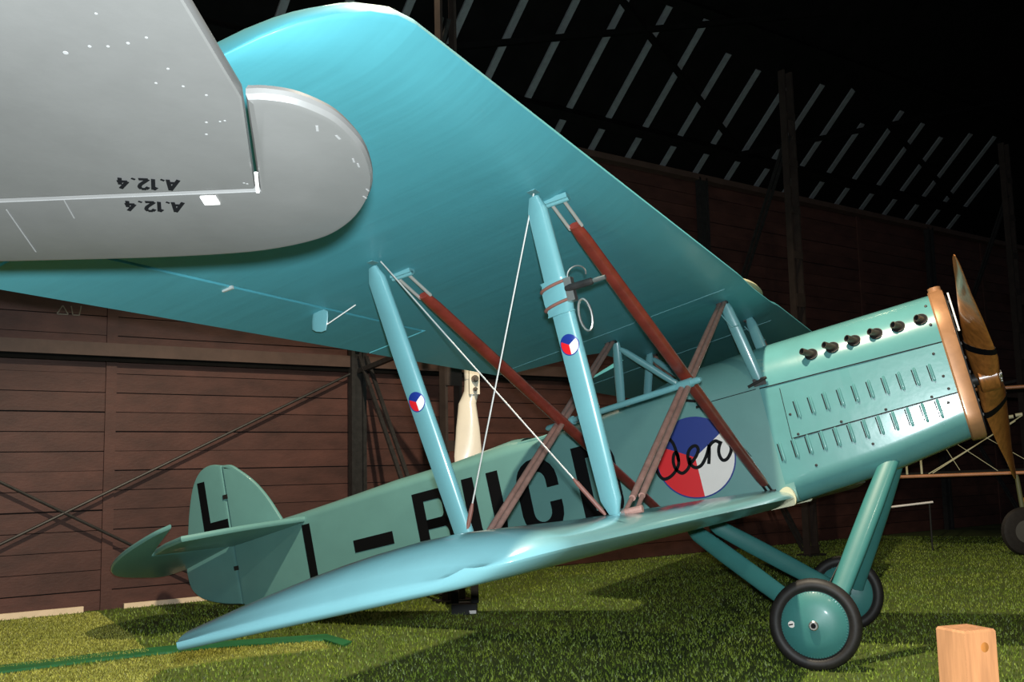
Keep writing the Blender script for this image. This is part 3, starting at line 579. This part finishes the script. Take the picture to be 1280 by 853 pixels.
# interplane struts, braces, wires, cabane
XF, XR = -1.625, -2.555; YS = 4.40
def utop(x): return UZ(x) + 0.012
for sg in (-1, 1):
    for xt_, xb_, zb_, rz in ((-1.642, -1.667, -0.555, 0.257), (-2.55, -2.415, -0.605, 0.202)):
        top = V((xt_, sg * 4.45, utop(xt_) - 0.035)); bot = V((xb_, sg * 4.28, zb_ + 0.02))
        b = A(); b.foil_bar(top, bot, 0.112, 0.052, (1, 0, 0), taper=0.45, ends=0.045, n=28, sect='foil'); ST = b.build('interplane_strut', 'strut_paint', AIR, smooth=50)
        b = A(); b.box(top + V((0, 0, 0.03)), (0.022, 0.032, 0.008)); b.bar(top - V((0, 0, .03)), top + V((0, 0, 0.03)), 0.026, 0.022); b.build('strut_fitting', 'strut_paint', ST, smooth=0)
        b = A(); b.box(bot + V((0, 0, -0.015)), (0.035, 0.035, 0.012)); b.bar(bot + V((0.02, 0, -0.01)), bot + V((0.0, -sg * 0.12, 0.005)), 0.03, 0.018); b.build('strut_fitting', 'strut_paint', ST, smooth=0)
        f_ = (top.z - rz) / (top.z - bot.z); c0 = top.lerp(bot, f_); ax = (bot - top).normalized(); uz = -ax; ux = V((1, 0, 0)); ux = (ux - uz * ux.dot(uz)).normalized()
        b = A();  nr = V((0, sg, 0)); nr = (nr - uz * nr.dot(uz)).normalized(); r_ = 0.050; ux_off = -0.004
        # the little roundel wraps the curved face of the strut
        def surf(x_, z_): 
            k = max(-0.97, min(0.97, (x_ + ux_off) / 0.056)); tf = 0.5 * 0.052 * min(1.0, nt(0.5 - 0.5 * k) * 2)
            return c0 + ux * (x_ + ux_off) + uz * z_ + nr * (tf + 0.0012)
        for mi, t0 in ((0, 30), (1, 150), (2, 270)):
            for rr0, rr1, mm in ((0, .3, mi), (.3, .6, mi), (.6, .9, mi), (.9, 1.0, 0)):
                for i in range(12):
                    a, e = math.radians(t0 + i * 10), math.radians(t0 + i * 10 + 10); fx = 1 if sg < 0 else -1
                    b.add([surf(fx * r_ * q_ * math.cos(g_), r_ * q_ * math.sin(g_)) for q_, g_ in ((rr0, a), (rr1, a), (rr1, e), (rr0, e))], [(0, 1, 2, 3)], mm)
        b.build('strut_roundel', ['blue', 'red', 'white'], ST)
    # wooden flying braces (single, red) and taped landing braces (double, brown)
    for x_, yt, xb_ in ((-1.60, 4.25, -1.65), (-2.55, 4.15, -2.52)):
        top = V((x_, sg * yt, utop(x_) - 0.03)); bot = V((xb_, sg * 0.44, -0.545 if x_ > -2 else -0.56)); d = (bot - top).normalized()
        b = A(); b.foil_bar(top + d * 0.21, bot - d * (0.16 if x_ > -2 else 0.05), 0.085, 0.045, (1, 0, 0), taper=0.75, ends=0.03); FB = b.build('flying_brace', 'mahogany', AIR, smooth=50)
        b = A()
        for e in (-0.032, 0.032): b.tube([top + V((e, 0, 0)), top + V((e, 0, 0)) + d * 0.23], 0.009, 8)
        b.build('rod_end', 'wire', FB)
        b = A(); b.box(top + V((0, 0, 0.012)), (0.06, 0.028, 0.012)); b.lathe(top + V((-0.06, 0, 0)), (1, 0, 0), [(0, 0.014), (0.12, 0.014)], 10); b.build('brace_bracket', 'strut_paint', FB)
        if x_ > -2:
            b = A()
            for e in (-0.02, 0.02): b.tube([bot + V((e, 0, 0)) - d * 0.18, bot + V((e, 0, 0))], 0.010, 8)
            b.box(bot + V((0, 0, -0.01)), (0.05, 0.03, 0.015)); b.build('rod_end', 'dark_steel', FB)
    for x_, yt, yb, xb_ in ((-1.612, 0.55, 4.12, -1.640), (-2.575, 0.62, 3.85, -2.555)):
        top = V((x_, sg * yt, utop(x_) - 0.015)); bot = V((xb_, sg * yb, -0.535)); d = (bot - top).normalized(); off_ = V((0, -sg * 0.0, 0))
        b = A()
        for e in (-0.020, 0.020): b.foil_bar(top + V((e, 0, 0)), bot - d * 0.16 + V((e * 1.2, 0, 0)), 0.038, 0.036, (1, 0, 0), taper=0.85, ends=0.02)
        LB = b.build('landing_brace', 'taped', AIR, smooth=50); b = A()
        for e in (-0.03, 0.03): b.tube([bot - d * 0.2 + V((e * .9, 0, 0)), bot + V((e, 0, 0))], 0.011, 8)
        b.lathe(bot + V((-0.06, 0, 0)), (1, 0, 0), [(0, 0.018), (0.12, 0.018)], 10); b.build('rod_end', 'taped', LB)
        b = A(); b.box(top, (0.045, 0.03, 0.012)); b.build('brace_bracket', 'dark_steel', LB)
    # spreader bar where the braces cross
    pa = V((-1.62, sg * 2.48, 0.185)); pb = V((-2.555, sg * 2.13, 0.19)); d = (pa - pb).normalized()
    b = A(); b.tube([pb - d * 0.21, pb - d * 0.19, pa + d * 0.10, pa + d * 0.12], [0.011, 0.021, 0.021, 0.011], 12); SB = b.build('spreader_bar', 'strut_paint', AIR)
    for p in (pa, pb):
        b = A(); b.tube([p - d * 0.05, p + d * 0.05], 0.030, 12); b.build('spreader_clamp', 'strut_paint', SB)
    # incidence wires
    for p, q_ in (((-1.64, sg * 4.45, utop(XF) - 0.02), (-2.44, sg * 4.30, -0.53)), ((-2.50, sg * 4.45, utop(XR) - 0.02), (-1.70, sg * 4.31, -0.53))):
        p, q_ = V(p), V(q_); d = (q_ - p).normalized(); b = A(); b.tube([p, q_], 0.004, 6); WI = b.build('incidence_wire', 'wire', AIR)
        b = A(); b.tube([q_ - d * 0.22, q_ - d * 0.19, q_ - d * 0.03, q_], [0.006, 0.011, 0.011, 0.006], 8); b.build('turnbuckle', 'leather', WI)
    # cabane struts
    for nm, p, q_, c_ in (('cabane_strut', (-1.60, sg * 0.52, utop(-1.6) - 0.01), (-1.505, sg * 0.425, 0.31), 0.10), ('cabane_strut', (-2.56, sg * 0.50, utop(-2.56)), (-2.70, sg * 0.36, 0.36), 0.08), ('cabane_brace', (-2.54, sg * 0.50, utop(-2.56) - 0.07), (-2.12, sg * 0.40, 0.42), 0.06)):
        b = A(); b.foil_bar(p, q_, c_, 0.045, (1, 0, 0), taper=0.6); CS = b.build(nm, 'strut_paint', AIR, smooth=50)
        if c_ == 0.10:
            b = A(); b.box(q_, (0.05, 0.02, 0.03)); b.tube([(-1.60, sg * 0.45, 0.29), (-1.44, sg * 0.45, 0.33)], 0.012, 8); b.build('strut_fitting', 'dark_steel', CS)
            b = A(); b.tube([V(p) + V((-0.06, 0, -0.06)), V(p) + V((-0.02, sg * 0.05, -0.14)), V(p) + V((0.02, sg * 0.06, -0.22)), V(p) + V((0.08, sg * 0.03, -0.22))], 0.006, 6); b.build('fuel_line', 'strut_paint', CS)
# pitot tube strapped to the starboard front strut
b = A(); b.tube([(-1.59, -4.455, 0.495), (-1.57, -4.46, 0.495), (-1.46, -4.47, 0.49), (-1.45, -4.47, 0.49), (-1.395, -4.475, 0.488)], [0.014, 0.017, 0.017, 0.009, 0.009], 10); PT_ = b.build('pitot_tube', 'dark_steel', AIR)
b = A(); b.tube([(-1.45, -4.47, 0.49), (-1.39, -4.475, 0.488)], 0.0105, 10); b.build('pitot_tip', 'steel', PT_)
b = A(); b.foil_bar((-1.655, -4.405, 0.565), (-1.657, -4.398, 0.40), 0.145, 0.062, (1, 0, 0), taper=0.97, n=28, sect='foil'); b.build('strut_sleeve', 'strut_paint', PT_)
b = A(); b.box((-1.575, -4.44, 0.49), (0.018, 0.022, 0.055)); b.build('pitot_bracket', 'steel', PT_, smooth=0)
for dz in (-0.045, 0.045):
    b = A(); b.tube([V((-1.648 + 0.080 * math.cos(t), -4.405 + 0.040 * math.sin(t), 0.49 + dz + 0.012 * math.cos(t))) for t in [2 * math.pi * k / 24 for k in range(25)]], 0.0075, 8); b.build('strap', 'leather', PT_)
b = A(); b.tube([V((-1.53 + 0.03 * math.sin(t), -4.45, 0.43 - 0.075 + 0.075 * math.cos(t))) for t in np.linspace(0, 2 * math.pi, 18)], 0.006, 8); b.tube([V((-1.53 + 0.045 * math.sin(t), -4.44, 0.55 + 0.04 * math.cos(t))) for t in np.linspace(-1.6, 1.9, 12)], 0.004, 6); b.build('pressure_hose', 'steel', PT_)

# tail: fin, rudder, stabilizer, elevators
def yslab(poly, th, fx=lambda x: 1.0):
    m_ = A(); t_ = MB(); t_.slab(poly, lambda x, y: 0.0, th); m_.v = [(p[0], p[2], p[1]) for p in t_.v]; m_.f = t_.f; m_.m = t_.m; return m_
def smooth_poly(pts, sharp=(), k=4):
    out = []; n = len(pts)
    for i in range(n):
        p0, p1, p2, p3 = pts[i - 1], pts[i], pts[(i + 1) % n], pts[(i + 2) % n]
        if i in sharp: p0 = (2 * p1[0] - p2[0], 2 * p1[1] - p2[1])
        if (i + 1) % n in sharp: p3 = (2 * p2[0] - p1[0], 2 * p2[1] - p1[1])
        st = (0,) if (i in sharp and (i + 1) % n in sharp) else [j / k for j in range(k)]
        for t in st: out.append(tuple(0.5 * (2 * p1[a] + (p2[a] - p0[a]) * t + (2 * p0[a] - 5 * p1[a] + 4 * p2[a] - p3[a]) * t * t + (3 * p1[a] - p0[a] - 3 * p2[a] + p3[a]) * t ** 3) for a in (0, 1)))
    return out
fin = smooth_poly([(-7.172, -0.49), (-7.165, 0.952), (-7.06, 0.93), (-6.965, 0.855), (-6.85, 0.75), (-6.75, 0.632), (-6.65, 0.475), (-6.545, 0.262), (-6.5, -0.1), (-6.6, -0.5)], sharp=(0, 1, 7, 8, 9))
FIN = yslab(fin, 0.055).build('fin', 'paint', AIR, smooth=40)
rud = smooth_poly([(-7.186, -0.488), (-7.180, 0.955), (-7.29, 0.985), (-7.40, 0.98), (-7.50, 0.925), (-7.60, 0.79), (-7.69, 0.55), (-7.755, 0.30), (-7.815, 0.05), (-7.83, -0.06), (-7.81, -0.20), (-7.75, -0.29), (-7.65, -0.36), (-7.50, -0.42), (-7.35, -0.46)], sharp=(0, 1))
RUD = yslab(rud, 0.05).build('rudder', 'paint', AIR, smooth=40)
for sg in (-1, 1):
    b = A()
    for qd in letter_quads('L', -7.515, -7.195, 0.30, 0.835, 0.095): 
        fr = [V((x if sg < 0 else -14.71 - x, sg * 0.0275, z - 0.08 * (x + 7.3) * 0.0 )) for x, z in qd]; b.add(fr + [V((p.x, sg * 0.02, p.z)) for p in fr], [(0, 1, 2, 3), (0, 1, 5, 4), (1, 2, 6, 5), (2, 3, 7, 6), (3, 0, 4, 7)])
    b.build('rudder_letter', 'black', RUD, smooth=0)
for z in (0.62, -0.12):
    b = A(); b.box((-7.18, 0, z), (0.028, 0.035, 0.022)); b.build('rudder_hinge', 'dark_steel', RUD, smooth=0)
SZ = lambda x, y: 0.185 + 0.055 * (x + 6.21); EZ = lambda x, y: 0.135 + 0.205 * (x + 7.15)
for sg in (-1, 1):
    st = smooth_poly([(-6.19, -0.02), (-6.20, -0.20), (-6.38, -0.90), (-6.62, -1.42), (-6.89, -1.34), (-7.185, -1.16), (-7.185, -0.02)], sharp=(0, 1, 3, 4, 5, 6))
    b = A(); b.slab([(x, -sg * y if sg > 0 else y) for x, y in st], SZ, 0.06); STB = b.build('stabilizer', 'paint', AIR, smooth=40)
    el = smooth_poly([(-7.20, -0.07), (-7.205, -1.165), (-6.92, -1.37), (-6.50, -1.655), (-6.68, -1.705), (-7.03, -1.655), (-7.32, -1.53), (-7.55, -1.34), (-7.73, -1.06), (-7.87, -0.60), (-7.93, -0.25), (-7.80, -0.07)], sharp=(0, 1, 2, 3, 11))
    b = A(); b.slab([(x, -y if sg > 0 else y) for x, y in el], EZ, 0.045); b.build('elevator', 'paint', AIR, smooth=40)
b = A(); b.foil_bar((-6.75, 0, -0.45), (-7.02, 0, -0.60), 0.07, 0.05, (1, 0, 0)); TSK = b.build('tail_skid', 'dark_steel', AIR)
b = A(); b.box((-7.05, 0, -0.615), (0.06, 0.035, 0.014)); b.build('skid_shoe', 'steel', TSK)

# undercarriage
AXL = V((-1.484, 0, -1.537))
for sg in (-1, 1):
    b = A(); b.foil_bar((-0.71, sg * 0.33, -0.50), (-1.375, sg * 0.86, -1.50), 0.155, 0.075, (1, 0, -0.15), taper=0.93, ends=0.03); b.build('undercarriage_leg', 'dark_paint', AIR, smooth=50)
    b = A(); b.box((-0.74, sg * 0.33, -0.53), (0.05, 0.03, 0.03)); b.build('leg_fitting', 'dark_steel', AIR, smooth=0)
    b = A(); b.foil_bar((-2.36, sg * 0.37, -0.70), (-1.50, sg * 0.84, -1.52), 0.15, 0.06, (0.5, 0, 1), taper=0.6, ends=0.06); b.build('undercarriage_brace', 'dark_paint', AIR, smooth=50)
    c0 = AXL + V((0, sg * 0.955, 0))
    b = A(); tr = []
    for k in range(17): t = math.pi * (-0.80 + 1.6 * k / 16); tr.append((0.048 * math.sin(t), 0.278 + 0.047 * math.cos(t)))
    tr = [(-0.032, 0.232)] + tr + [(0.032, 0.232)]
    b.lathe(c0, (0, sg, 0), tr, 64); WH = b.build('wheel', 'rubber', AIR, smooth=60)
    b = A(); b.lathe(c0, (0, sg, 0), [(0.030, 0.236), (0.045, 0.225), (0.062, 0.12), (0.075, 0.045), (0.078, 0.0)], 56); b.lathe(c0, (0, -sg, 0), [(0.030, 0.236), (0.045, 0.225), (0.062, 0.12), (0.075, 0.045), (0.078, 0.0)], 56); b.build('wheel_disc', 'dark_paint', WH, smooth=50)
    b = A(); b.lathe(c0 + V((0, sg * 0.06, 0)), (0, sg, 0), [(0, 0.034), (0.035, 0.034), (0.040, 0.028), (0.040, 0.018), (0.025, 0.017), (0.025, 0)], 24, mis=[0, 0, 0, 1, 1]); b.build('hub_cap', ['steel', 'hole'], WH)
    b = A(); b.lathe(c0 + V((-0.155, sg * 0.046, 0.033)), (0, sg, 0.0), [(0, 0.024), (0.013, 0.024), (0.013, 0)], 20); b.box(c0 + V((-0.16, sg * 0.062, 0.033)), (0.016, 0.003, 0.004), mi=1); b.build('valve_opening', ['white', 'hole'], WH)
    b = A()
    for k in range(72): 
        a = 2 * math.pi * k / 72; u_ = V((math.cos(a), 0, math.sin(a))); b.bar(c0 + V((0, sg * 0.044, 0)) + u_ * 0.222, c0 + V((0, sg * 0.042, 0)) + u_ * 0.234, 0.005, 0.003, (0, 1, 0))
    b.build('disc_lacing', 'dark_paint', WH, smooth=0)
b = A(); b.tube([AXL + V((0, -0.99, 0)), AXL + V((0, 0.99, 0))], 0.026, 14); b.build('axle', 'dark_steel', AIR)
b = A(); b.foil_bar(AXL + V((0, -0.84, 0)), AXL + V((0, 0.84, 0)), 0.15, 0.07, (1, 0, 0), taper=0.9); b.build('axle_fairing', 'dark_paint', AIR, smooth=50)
for sg in (-1, 1):
    b = A(); b.tube([(-1.47, sg * 0.82, -1.45), (-0.80, -sg * 0.30, -0.56)], 0.005, 6); b.build('undercarriage_wire', 'dark_steel', AIR)

# ------------------------------------------------------------------ grey tailplane reaching in at upper left
g0 = V((-1.55, -7.13, 2.10)); TP = empty('tailplane', g0, 'grey tailplane tip marked A.12.4 reaching in at upper left', 'aircraft tail')
def G(): return MB(off=g0)
GH = V((-0.39987, 0.91657, 0)); GK = 0.27
def gz(x, y): return 2.10 - GK * ((V((x, y, 0)) - V((CAM.x, CAM.y, 0))).dot(GH) - 2.2)      # its underside slopes down away from the viewer
GN = V((GK * GH.x, GK * GH.y, 1)).normalized()
def gs(x, y, d=0.0): return V((x, y, gz(x, y))) - GN * d
zg = lambda x, y: gz(x, y) + 0.018
stabp = [(-2.6295, -7.5421), (-1.4, -7.055), (-1.301, -7.2054), (-1.2213, -7.3279), (-1.1406, -7.5856), (-1.1015, -7.7153), (-1.1468, -7.8546), (-1.6267, -8.0793), (-2.9, -8.6)]
b = G(); b.slab(stabp, zg, 0.030, edge=0.12); TST = b.build('stabilizer', 'grey', TP, smooth=18)
elp = smooth_poly([(-2.641, -7.536), (-1.3963, -7.0458), (-1.2953, -7.2026), (-1.2167, -7.3243), (-1.185, -7.3105), (-1.1451, -7.2776), (-1.1188, -7.2342), (-1.1032, -7.1861), (-1.1031, -7.1194), (-1.1133, -7.0635), (-1.148, -6.9814), (-1.1939, -6.9194), (-1.2629, -6.859), (-1.3359, -6.8197), (-1.4077, -6.8027), (-1.5159, -6.8064), (-1.6378, -6.834), (-1.8447, -6.91), (-2.1718, -7.0499), (-2.9255, -7.3836)], sharp=(0, 1, 2, 3, 18, 19), k=3)
b = G(); b.slab(elp, zg, 0.034, edge=0.30); TEL = b.build('elevator', 'grey', TP, smooth=18)
b = G(); b.bar(gs(-1.352, -7.115, 0.002), gs(-1.3964, -7.050, 0.002), 0.007, 0.004, GN.cross(V((-0.064, 0.092, 0)))); b.build('bright_edge', 'white', TEL, smooth=0)
hd3 = (gs(-1.3963, -7.0458) - gs(-2.641, -7.536)).normalized(); hn = GN.cross(hd3)
b = G(); b.bar(gs(-2.641, -7.539, 0.0005), gs(-1.40, -7.0505, 0.0003), 0.003, 0.001, hn); b.build('hinge_line', 'light_grey', TST, smooth=0)
hc = gs(-1.5112, -7.07); b = G(); b.box(hc + hn * 0.004 - GN * 0.001, (0.017, 0.017, 0.002), (hd3, hn, GN)); b.build('hinge_cover', 'white', TEL, smooth=0)
for x, y, r_ in ((-1.3623, -7.564, 3.5), (-1.3339, -7.5505, 3.2), (-1.2969, -7.5421, 3.5), (-1.2582, -7.5398, 3), (-1.4125, -7.5691, 5), (-1.2907, -7.6211, 3), (-1.2829, -7.4589, 3), (-1.3309, -7.4362, 3), (-1.3287, -7.3003, 3), (-1.3034, -7.2911, 2.5), (-1.2934, -7.2892, 2.5), (-1.3552, -7.2685, 3), (-1.2929, -7.4076, 3), (-1.4023, -7.0905, 3), (-1.3981, -7.0849, 3), (-1.2721, -7.3685, 3)):
    b = G(); b.lathe(gs(x, y, 0.0003), -GN, [(0, r_ / 1000), (0.0004, r_ / 1000 * 0.9)], 9); b.build('paint_chip', 'light_grey', TST, smooth=0)
for x0, y0, x1, y1, wd in ((-1.7976, -7.2056, -1.8389, -7.1363, 3), (-1.9429, -7.2305, -2.0439, -7.0569, 3), (-1.1426, -7.1992, -1.1519, -7.1827, 5), (-1.1269, -7.1555, -1.1274, -7.1404, 5), (-1.1416, -7.0706, -1.1467, -7.0565, 4), (-1.1423, -7.051, -1.1474, -7.0366, 4), (-1.1791, -6.9568, -1.1796, -6.9461, 4), (-1.2012, -6.9342, -1.2003, -6.9225, 4)):
    p_, q_ = gs(x0, y0, 0.0005), gs(x1, y1, 0.0005); b = G(); b.bar(p_, q_, wd / 1000, 0.0006, GN.cross(q_ - p_)); b.build('paint_scratch', 'light_grey', TEL, smooth=0)
# the stencil A.12.4, upside down as seen from here
GLY = {'A': [((0, 0), (.38, 1)), ((.38, 1), (.52, 0)), ((.13, .30), (.48, .30))], '.': [((0, .0), (.06, .10))], '1': [((.16, 0), (.16, 1)), ((.16, 1), (0, .78))],
       '2': [((0, .78), (.12, .97)), ((.12, .97), (.34, .97)), ((.34, .97), (.44, .78)), ((.44, .78), (.38, .55)), ((.38, .55), (0, .05)), ((0, .05), (.46, .05))], '4': [((.34, 1), (0, .33)), ((0, .33), (.50, .33)), ((.36, .62), (.36, 0))]}
def stencil(o, ex, ey, par):
    adv = 0.0; ex, ey = V(ex) - V(o), V(ey) - V(o); W_ = 3.0
    for ch in 'A.12.4':
        b = G()
        for (x0, y0), (x1, y1) in GLY[ch]:
            p_ = V(o) + ex * ((adv + x0) / W_) + ey * y0 - GN * 0.0008; q_ = V(o) + ex * ((adv + x1) / W_) + ey * y1 - GN * 0.0008
            b.bar(p_, q_, 0.0085, 0.0008, GN.cross(q_ - p_))
        b.build('stencil_dot' if ch == '.' else 'stencil_character', 'black', par, smooth=0); adv += {'A': .74, '.': .32, '1': .40, '2': .68, '4': .5}[ch]
stencil((-1.5473 + .029 , -7.1284 - .033, 2.0986 + .0112), (-1.6586 + .029, -7.1933 - .033, 2.1027 + .0112), (-1.5473, -7.1284, 2.0986), TST)
stencil((-1.6004 + .028, -7.0517 - .033, 2.0739 + .0112), (-1.7118 + .028, -7.1139 - .033, 2.0773 + .0112), (-1.6004, -7.0517, 2.0739), TEL)

# ------------------------------------------------------------------ timber post at lower right
PP = V((-0.061, -5.748, 0)); b = MB(off=PP); yaw = math.radians(66.5 - 23.6); ca, sa = math.cos(yaw), math.sin(yaw); hs = 0.052; ztop = 1.035
ux, uy = V((ca, sa, 0)), V((-sa, ca, 0)); rg = []
for z, k in ((0, 1), (ztop - 0.006, 1), (ztop, 0.93)): rg.append([PP + ux * hs * k * i + uy * hs * k * j + UPZ * z for i, j in ((-1, -1), (1, -1), (1, 1), (-1, 1))])
b.loft(rg); TPST = b.build('timber_post', 'pine', smooth=0); TPST.location = PP; tag(TPST, 'square pine post standing on the grass at lower right', 'post')
b = MB(off=PP); kp = PP - uy * (hs + 0.0008) * 1 + ux * 0.012 + UPZ * (ztop - 0.045); b.lathe(kp, -uy, [(0, 0.013), (0.0008, 0.008), (0.001, 0)], 20); 
b.build('wood_knot', 'prop_wood', TPST)

# ------------------------------------------------------------------ white propeller on its stand behind the fuselage
S0 = V((-4.96, 1.10, 0))
pr = empty('propeller', S0 + V((0.12, -0.06, 1.2)), 'white two bladed propeller with bolted hub standing behind the biplane fuselage', 'propeller'); ro = V(pr.location); hc_ = V((-4.80, 1.03, 2.42)); fx = RGT.copy(); fx.z = 0; fx.normalize(); fy = V((-fx.y, fx.x, 0)); 
for sg in (-1, 1):
    b = MB(off=ro); rg = []
    for r, c_, tk, pt in ((0.0, 0.16, 0.15, 80), (0.12, 0.18, 0.15, 75), (0.25, 0.20, 0.13, 60), (0.5, 0.25, 0.10, 42), (0.8, 0.29, 0.06, 30), (1.05, 0.27, 0.045, 22), (1.2, 0.20, 0.03, 20), (1.28, 0.07, 0.02, 20)):
        p_ = math.radians(pt - 35); cdv = fx * math.cos(p_) + fy * sg * math.sin(p_); tdv = fy * math.cos(p_) - fx * sg * math.sin(p_)
        rg.append([hc_ + UPZ * sg * r + fx * (-0.05 if r > 0.2 and sg < 0 else 0) + cdv * 0.5 * c_ * math.cos(2 * math.pi * k / 18) + tdv * 0.5 * tk * math.sin(2 * math.pi * k / 18) for k in range(18)])
    b.loft(rg); b.build('blade', 'white_prop', pr, smooth=60)
hd_ = (fx * 0.35 - fy * 0.94).normalized(); b = MB(off=ro); b.box(hc_ + hd_ * 0.075 + UPZ * 0.03, (0.055, 0.02, 0.19), (hd_.cross(UPZ), hd_, UPZ)); b.build('hub_plate', 'white_prop', pr)
for dz, r_ in ((0.13, 0.022), (-0.02, 0.038), (-0.13, 0.022)):
    b = MB(off=ro); b.lathe(hc_ + hd_ * 0.09 + UPZ * (dz + 0.02), hd_, [(0, r_), (0.035, r_), (0.035, r_ * .6), (0.07, r_ * .6), (0.07, 0)], 12); b.build('hub_bolt', 'pipe', pr)
sd = empty('propeller_stand', S0, 'dark wooden stand with splayed legs under the white propeller', 'stand')
b = MB(off=S0); b.box(S0 + UPZ * 0.05, (0.13, 0.13, 0.05), (fx, fy, UPZ)); b.build('base_block', 'near_black', sd, smooth=0)
for sx in (-0.10, 0.11):
    b = MB(off=S0); b.bar(S0 + fx * sx + UPZ * 0.1, S0 + fx * sx * 0.8 + UPZ * 1.05, 0.08, 0.06, fx); b.build('leg', 'near_black', sd, smooth=0)
b = MB(off=S0); b.bar(S0 + UPZ * 1.0, S0 + UPZ * 1.12, 0.28, 0.16, fx); b.build('cradle', 'near_black', sd, smooth=0)
b = MB(off=S0); b.box(S0 + fx * 0.09 - fy * 0.135 + UPZ * 0.025, (0.035, 0.008, 0.016), (fx, fy, UPZ)); b.build('tag_plate', 'white', sd, smooth=0)

# ------------------------------------------------------------------ second aircraft in the darkness at right
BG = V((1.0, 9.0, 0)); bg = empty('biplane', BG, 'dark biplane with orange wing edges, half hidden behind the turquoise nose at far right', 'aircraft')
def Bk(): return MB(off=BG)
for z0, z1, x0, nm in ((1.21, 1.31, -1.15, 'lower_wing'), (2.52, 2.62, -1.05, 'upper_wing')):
    b = Bk(); b.loft([[V((x, 9.0 + y, z + dz)) for y, dz in ((0, 0), (0.05, 0.03), (0.4, 0.06), (1.2, 0.02), (1.25, 0.0), (0.4, -0.02), (0.05, -0.03))] for x, z in ((x0, z0), (3.6, z1))]); WG = b.build(nm, 'near_black', bg)  # near-black colour stands for the unlit underside, against the lit leading edge
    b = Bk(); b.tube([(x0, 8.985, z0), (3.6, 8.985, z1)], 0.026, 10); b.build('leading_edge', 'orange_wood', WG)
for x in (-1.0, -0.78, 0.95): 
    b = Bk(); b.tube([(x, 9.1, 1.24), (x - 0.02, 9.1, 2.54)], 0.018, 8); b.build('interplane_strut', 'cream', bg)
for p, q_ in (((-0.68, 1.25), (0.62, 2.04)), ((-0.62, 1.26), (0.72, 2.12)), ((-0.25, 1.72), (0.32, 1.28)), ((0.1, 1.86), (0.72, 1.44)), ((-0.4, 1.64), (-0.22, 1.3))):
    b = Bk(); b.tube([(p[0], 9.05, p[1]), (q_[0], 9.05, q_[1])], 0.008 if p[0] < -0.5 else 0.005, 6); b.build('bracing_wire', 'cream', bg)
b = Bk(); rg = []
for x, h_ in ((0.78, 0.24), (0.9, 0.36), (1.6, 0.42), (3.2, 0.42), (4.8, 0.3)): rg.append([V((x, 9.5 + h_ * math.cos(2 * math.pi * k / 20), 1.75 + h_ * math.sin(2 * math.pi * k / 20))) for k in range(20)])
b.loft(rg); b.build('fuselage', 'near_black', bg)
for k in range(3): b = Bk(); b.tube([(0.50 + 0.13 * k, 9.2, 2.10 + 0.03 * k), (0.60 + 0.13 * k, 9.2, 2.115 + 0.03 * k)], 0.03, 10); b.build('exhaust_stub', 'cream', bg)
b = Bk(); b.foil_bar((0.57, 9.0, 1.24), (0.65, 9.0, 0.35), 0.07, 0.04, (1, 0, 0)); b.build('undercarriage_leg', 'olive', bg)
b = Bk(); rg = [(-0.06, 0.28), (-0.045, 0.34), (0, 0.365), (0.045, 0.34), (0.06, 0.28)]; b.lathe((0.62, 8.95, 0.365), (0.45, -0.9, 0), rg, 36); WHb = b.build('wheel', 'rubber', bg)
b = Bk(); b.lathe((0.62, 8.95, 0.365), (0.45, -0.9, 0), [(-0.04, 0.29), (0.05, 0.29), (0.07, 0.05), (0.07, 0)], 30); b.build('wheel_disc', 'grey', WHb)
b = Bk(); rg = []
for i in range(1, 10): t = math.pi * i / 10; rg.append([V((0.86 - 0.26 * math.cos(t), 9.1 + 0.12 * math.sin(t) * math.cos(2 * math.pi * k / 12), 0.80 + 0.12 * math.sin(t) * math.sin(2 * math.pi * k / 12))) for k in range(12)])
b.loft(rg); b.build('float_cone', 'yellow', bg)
b = MB(); b.tube([(-1.75, 9.6, 0.66), (-0.66, 9.6, 0.79)], 0.018, 8)
br = b.build('barrier_rail', 'white'); tag(br, 'thin white rail low in the dark behind the front undercarriage leg', 'rail')
for x, z in ((-1.70, 0.66), (-0.72, 0.77)):
    b = MB(); b.tube([(x, 9.62, 0), (x, 9.62, z)], 0.015, 8); b.build('rail_post', 'near_black', br)
b = MB(); wc = W(20.6, 0.16, 5.2); b.box(wc, (0.42, 0.12, 0.14), WAX); WL = b.build('wall_lamp', 'rail', smooth=0); tag(WL, 'small pale lamp box fixed high on the dark wall at far right', 'wall lamp')
b = MB(); b.box(W(20.75, 0.29, 5.22), (0.22, 0.01, 0.09), WAX); b.build('lamp_face', 'white', WL, smooth=0)  # white plate gives the wall lamp's bright face by colour alone
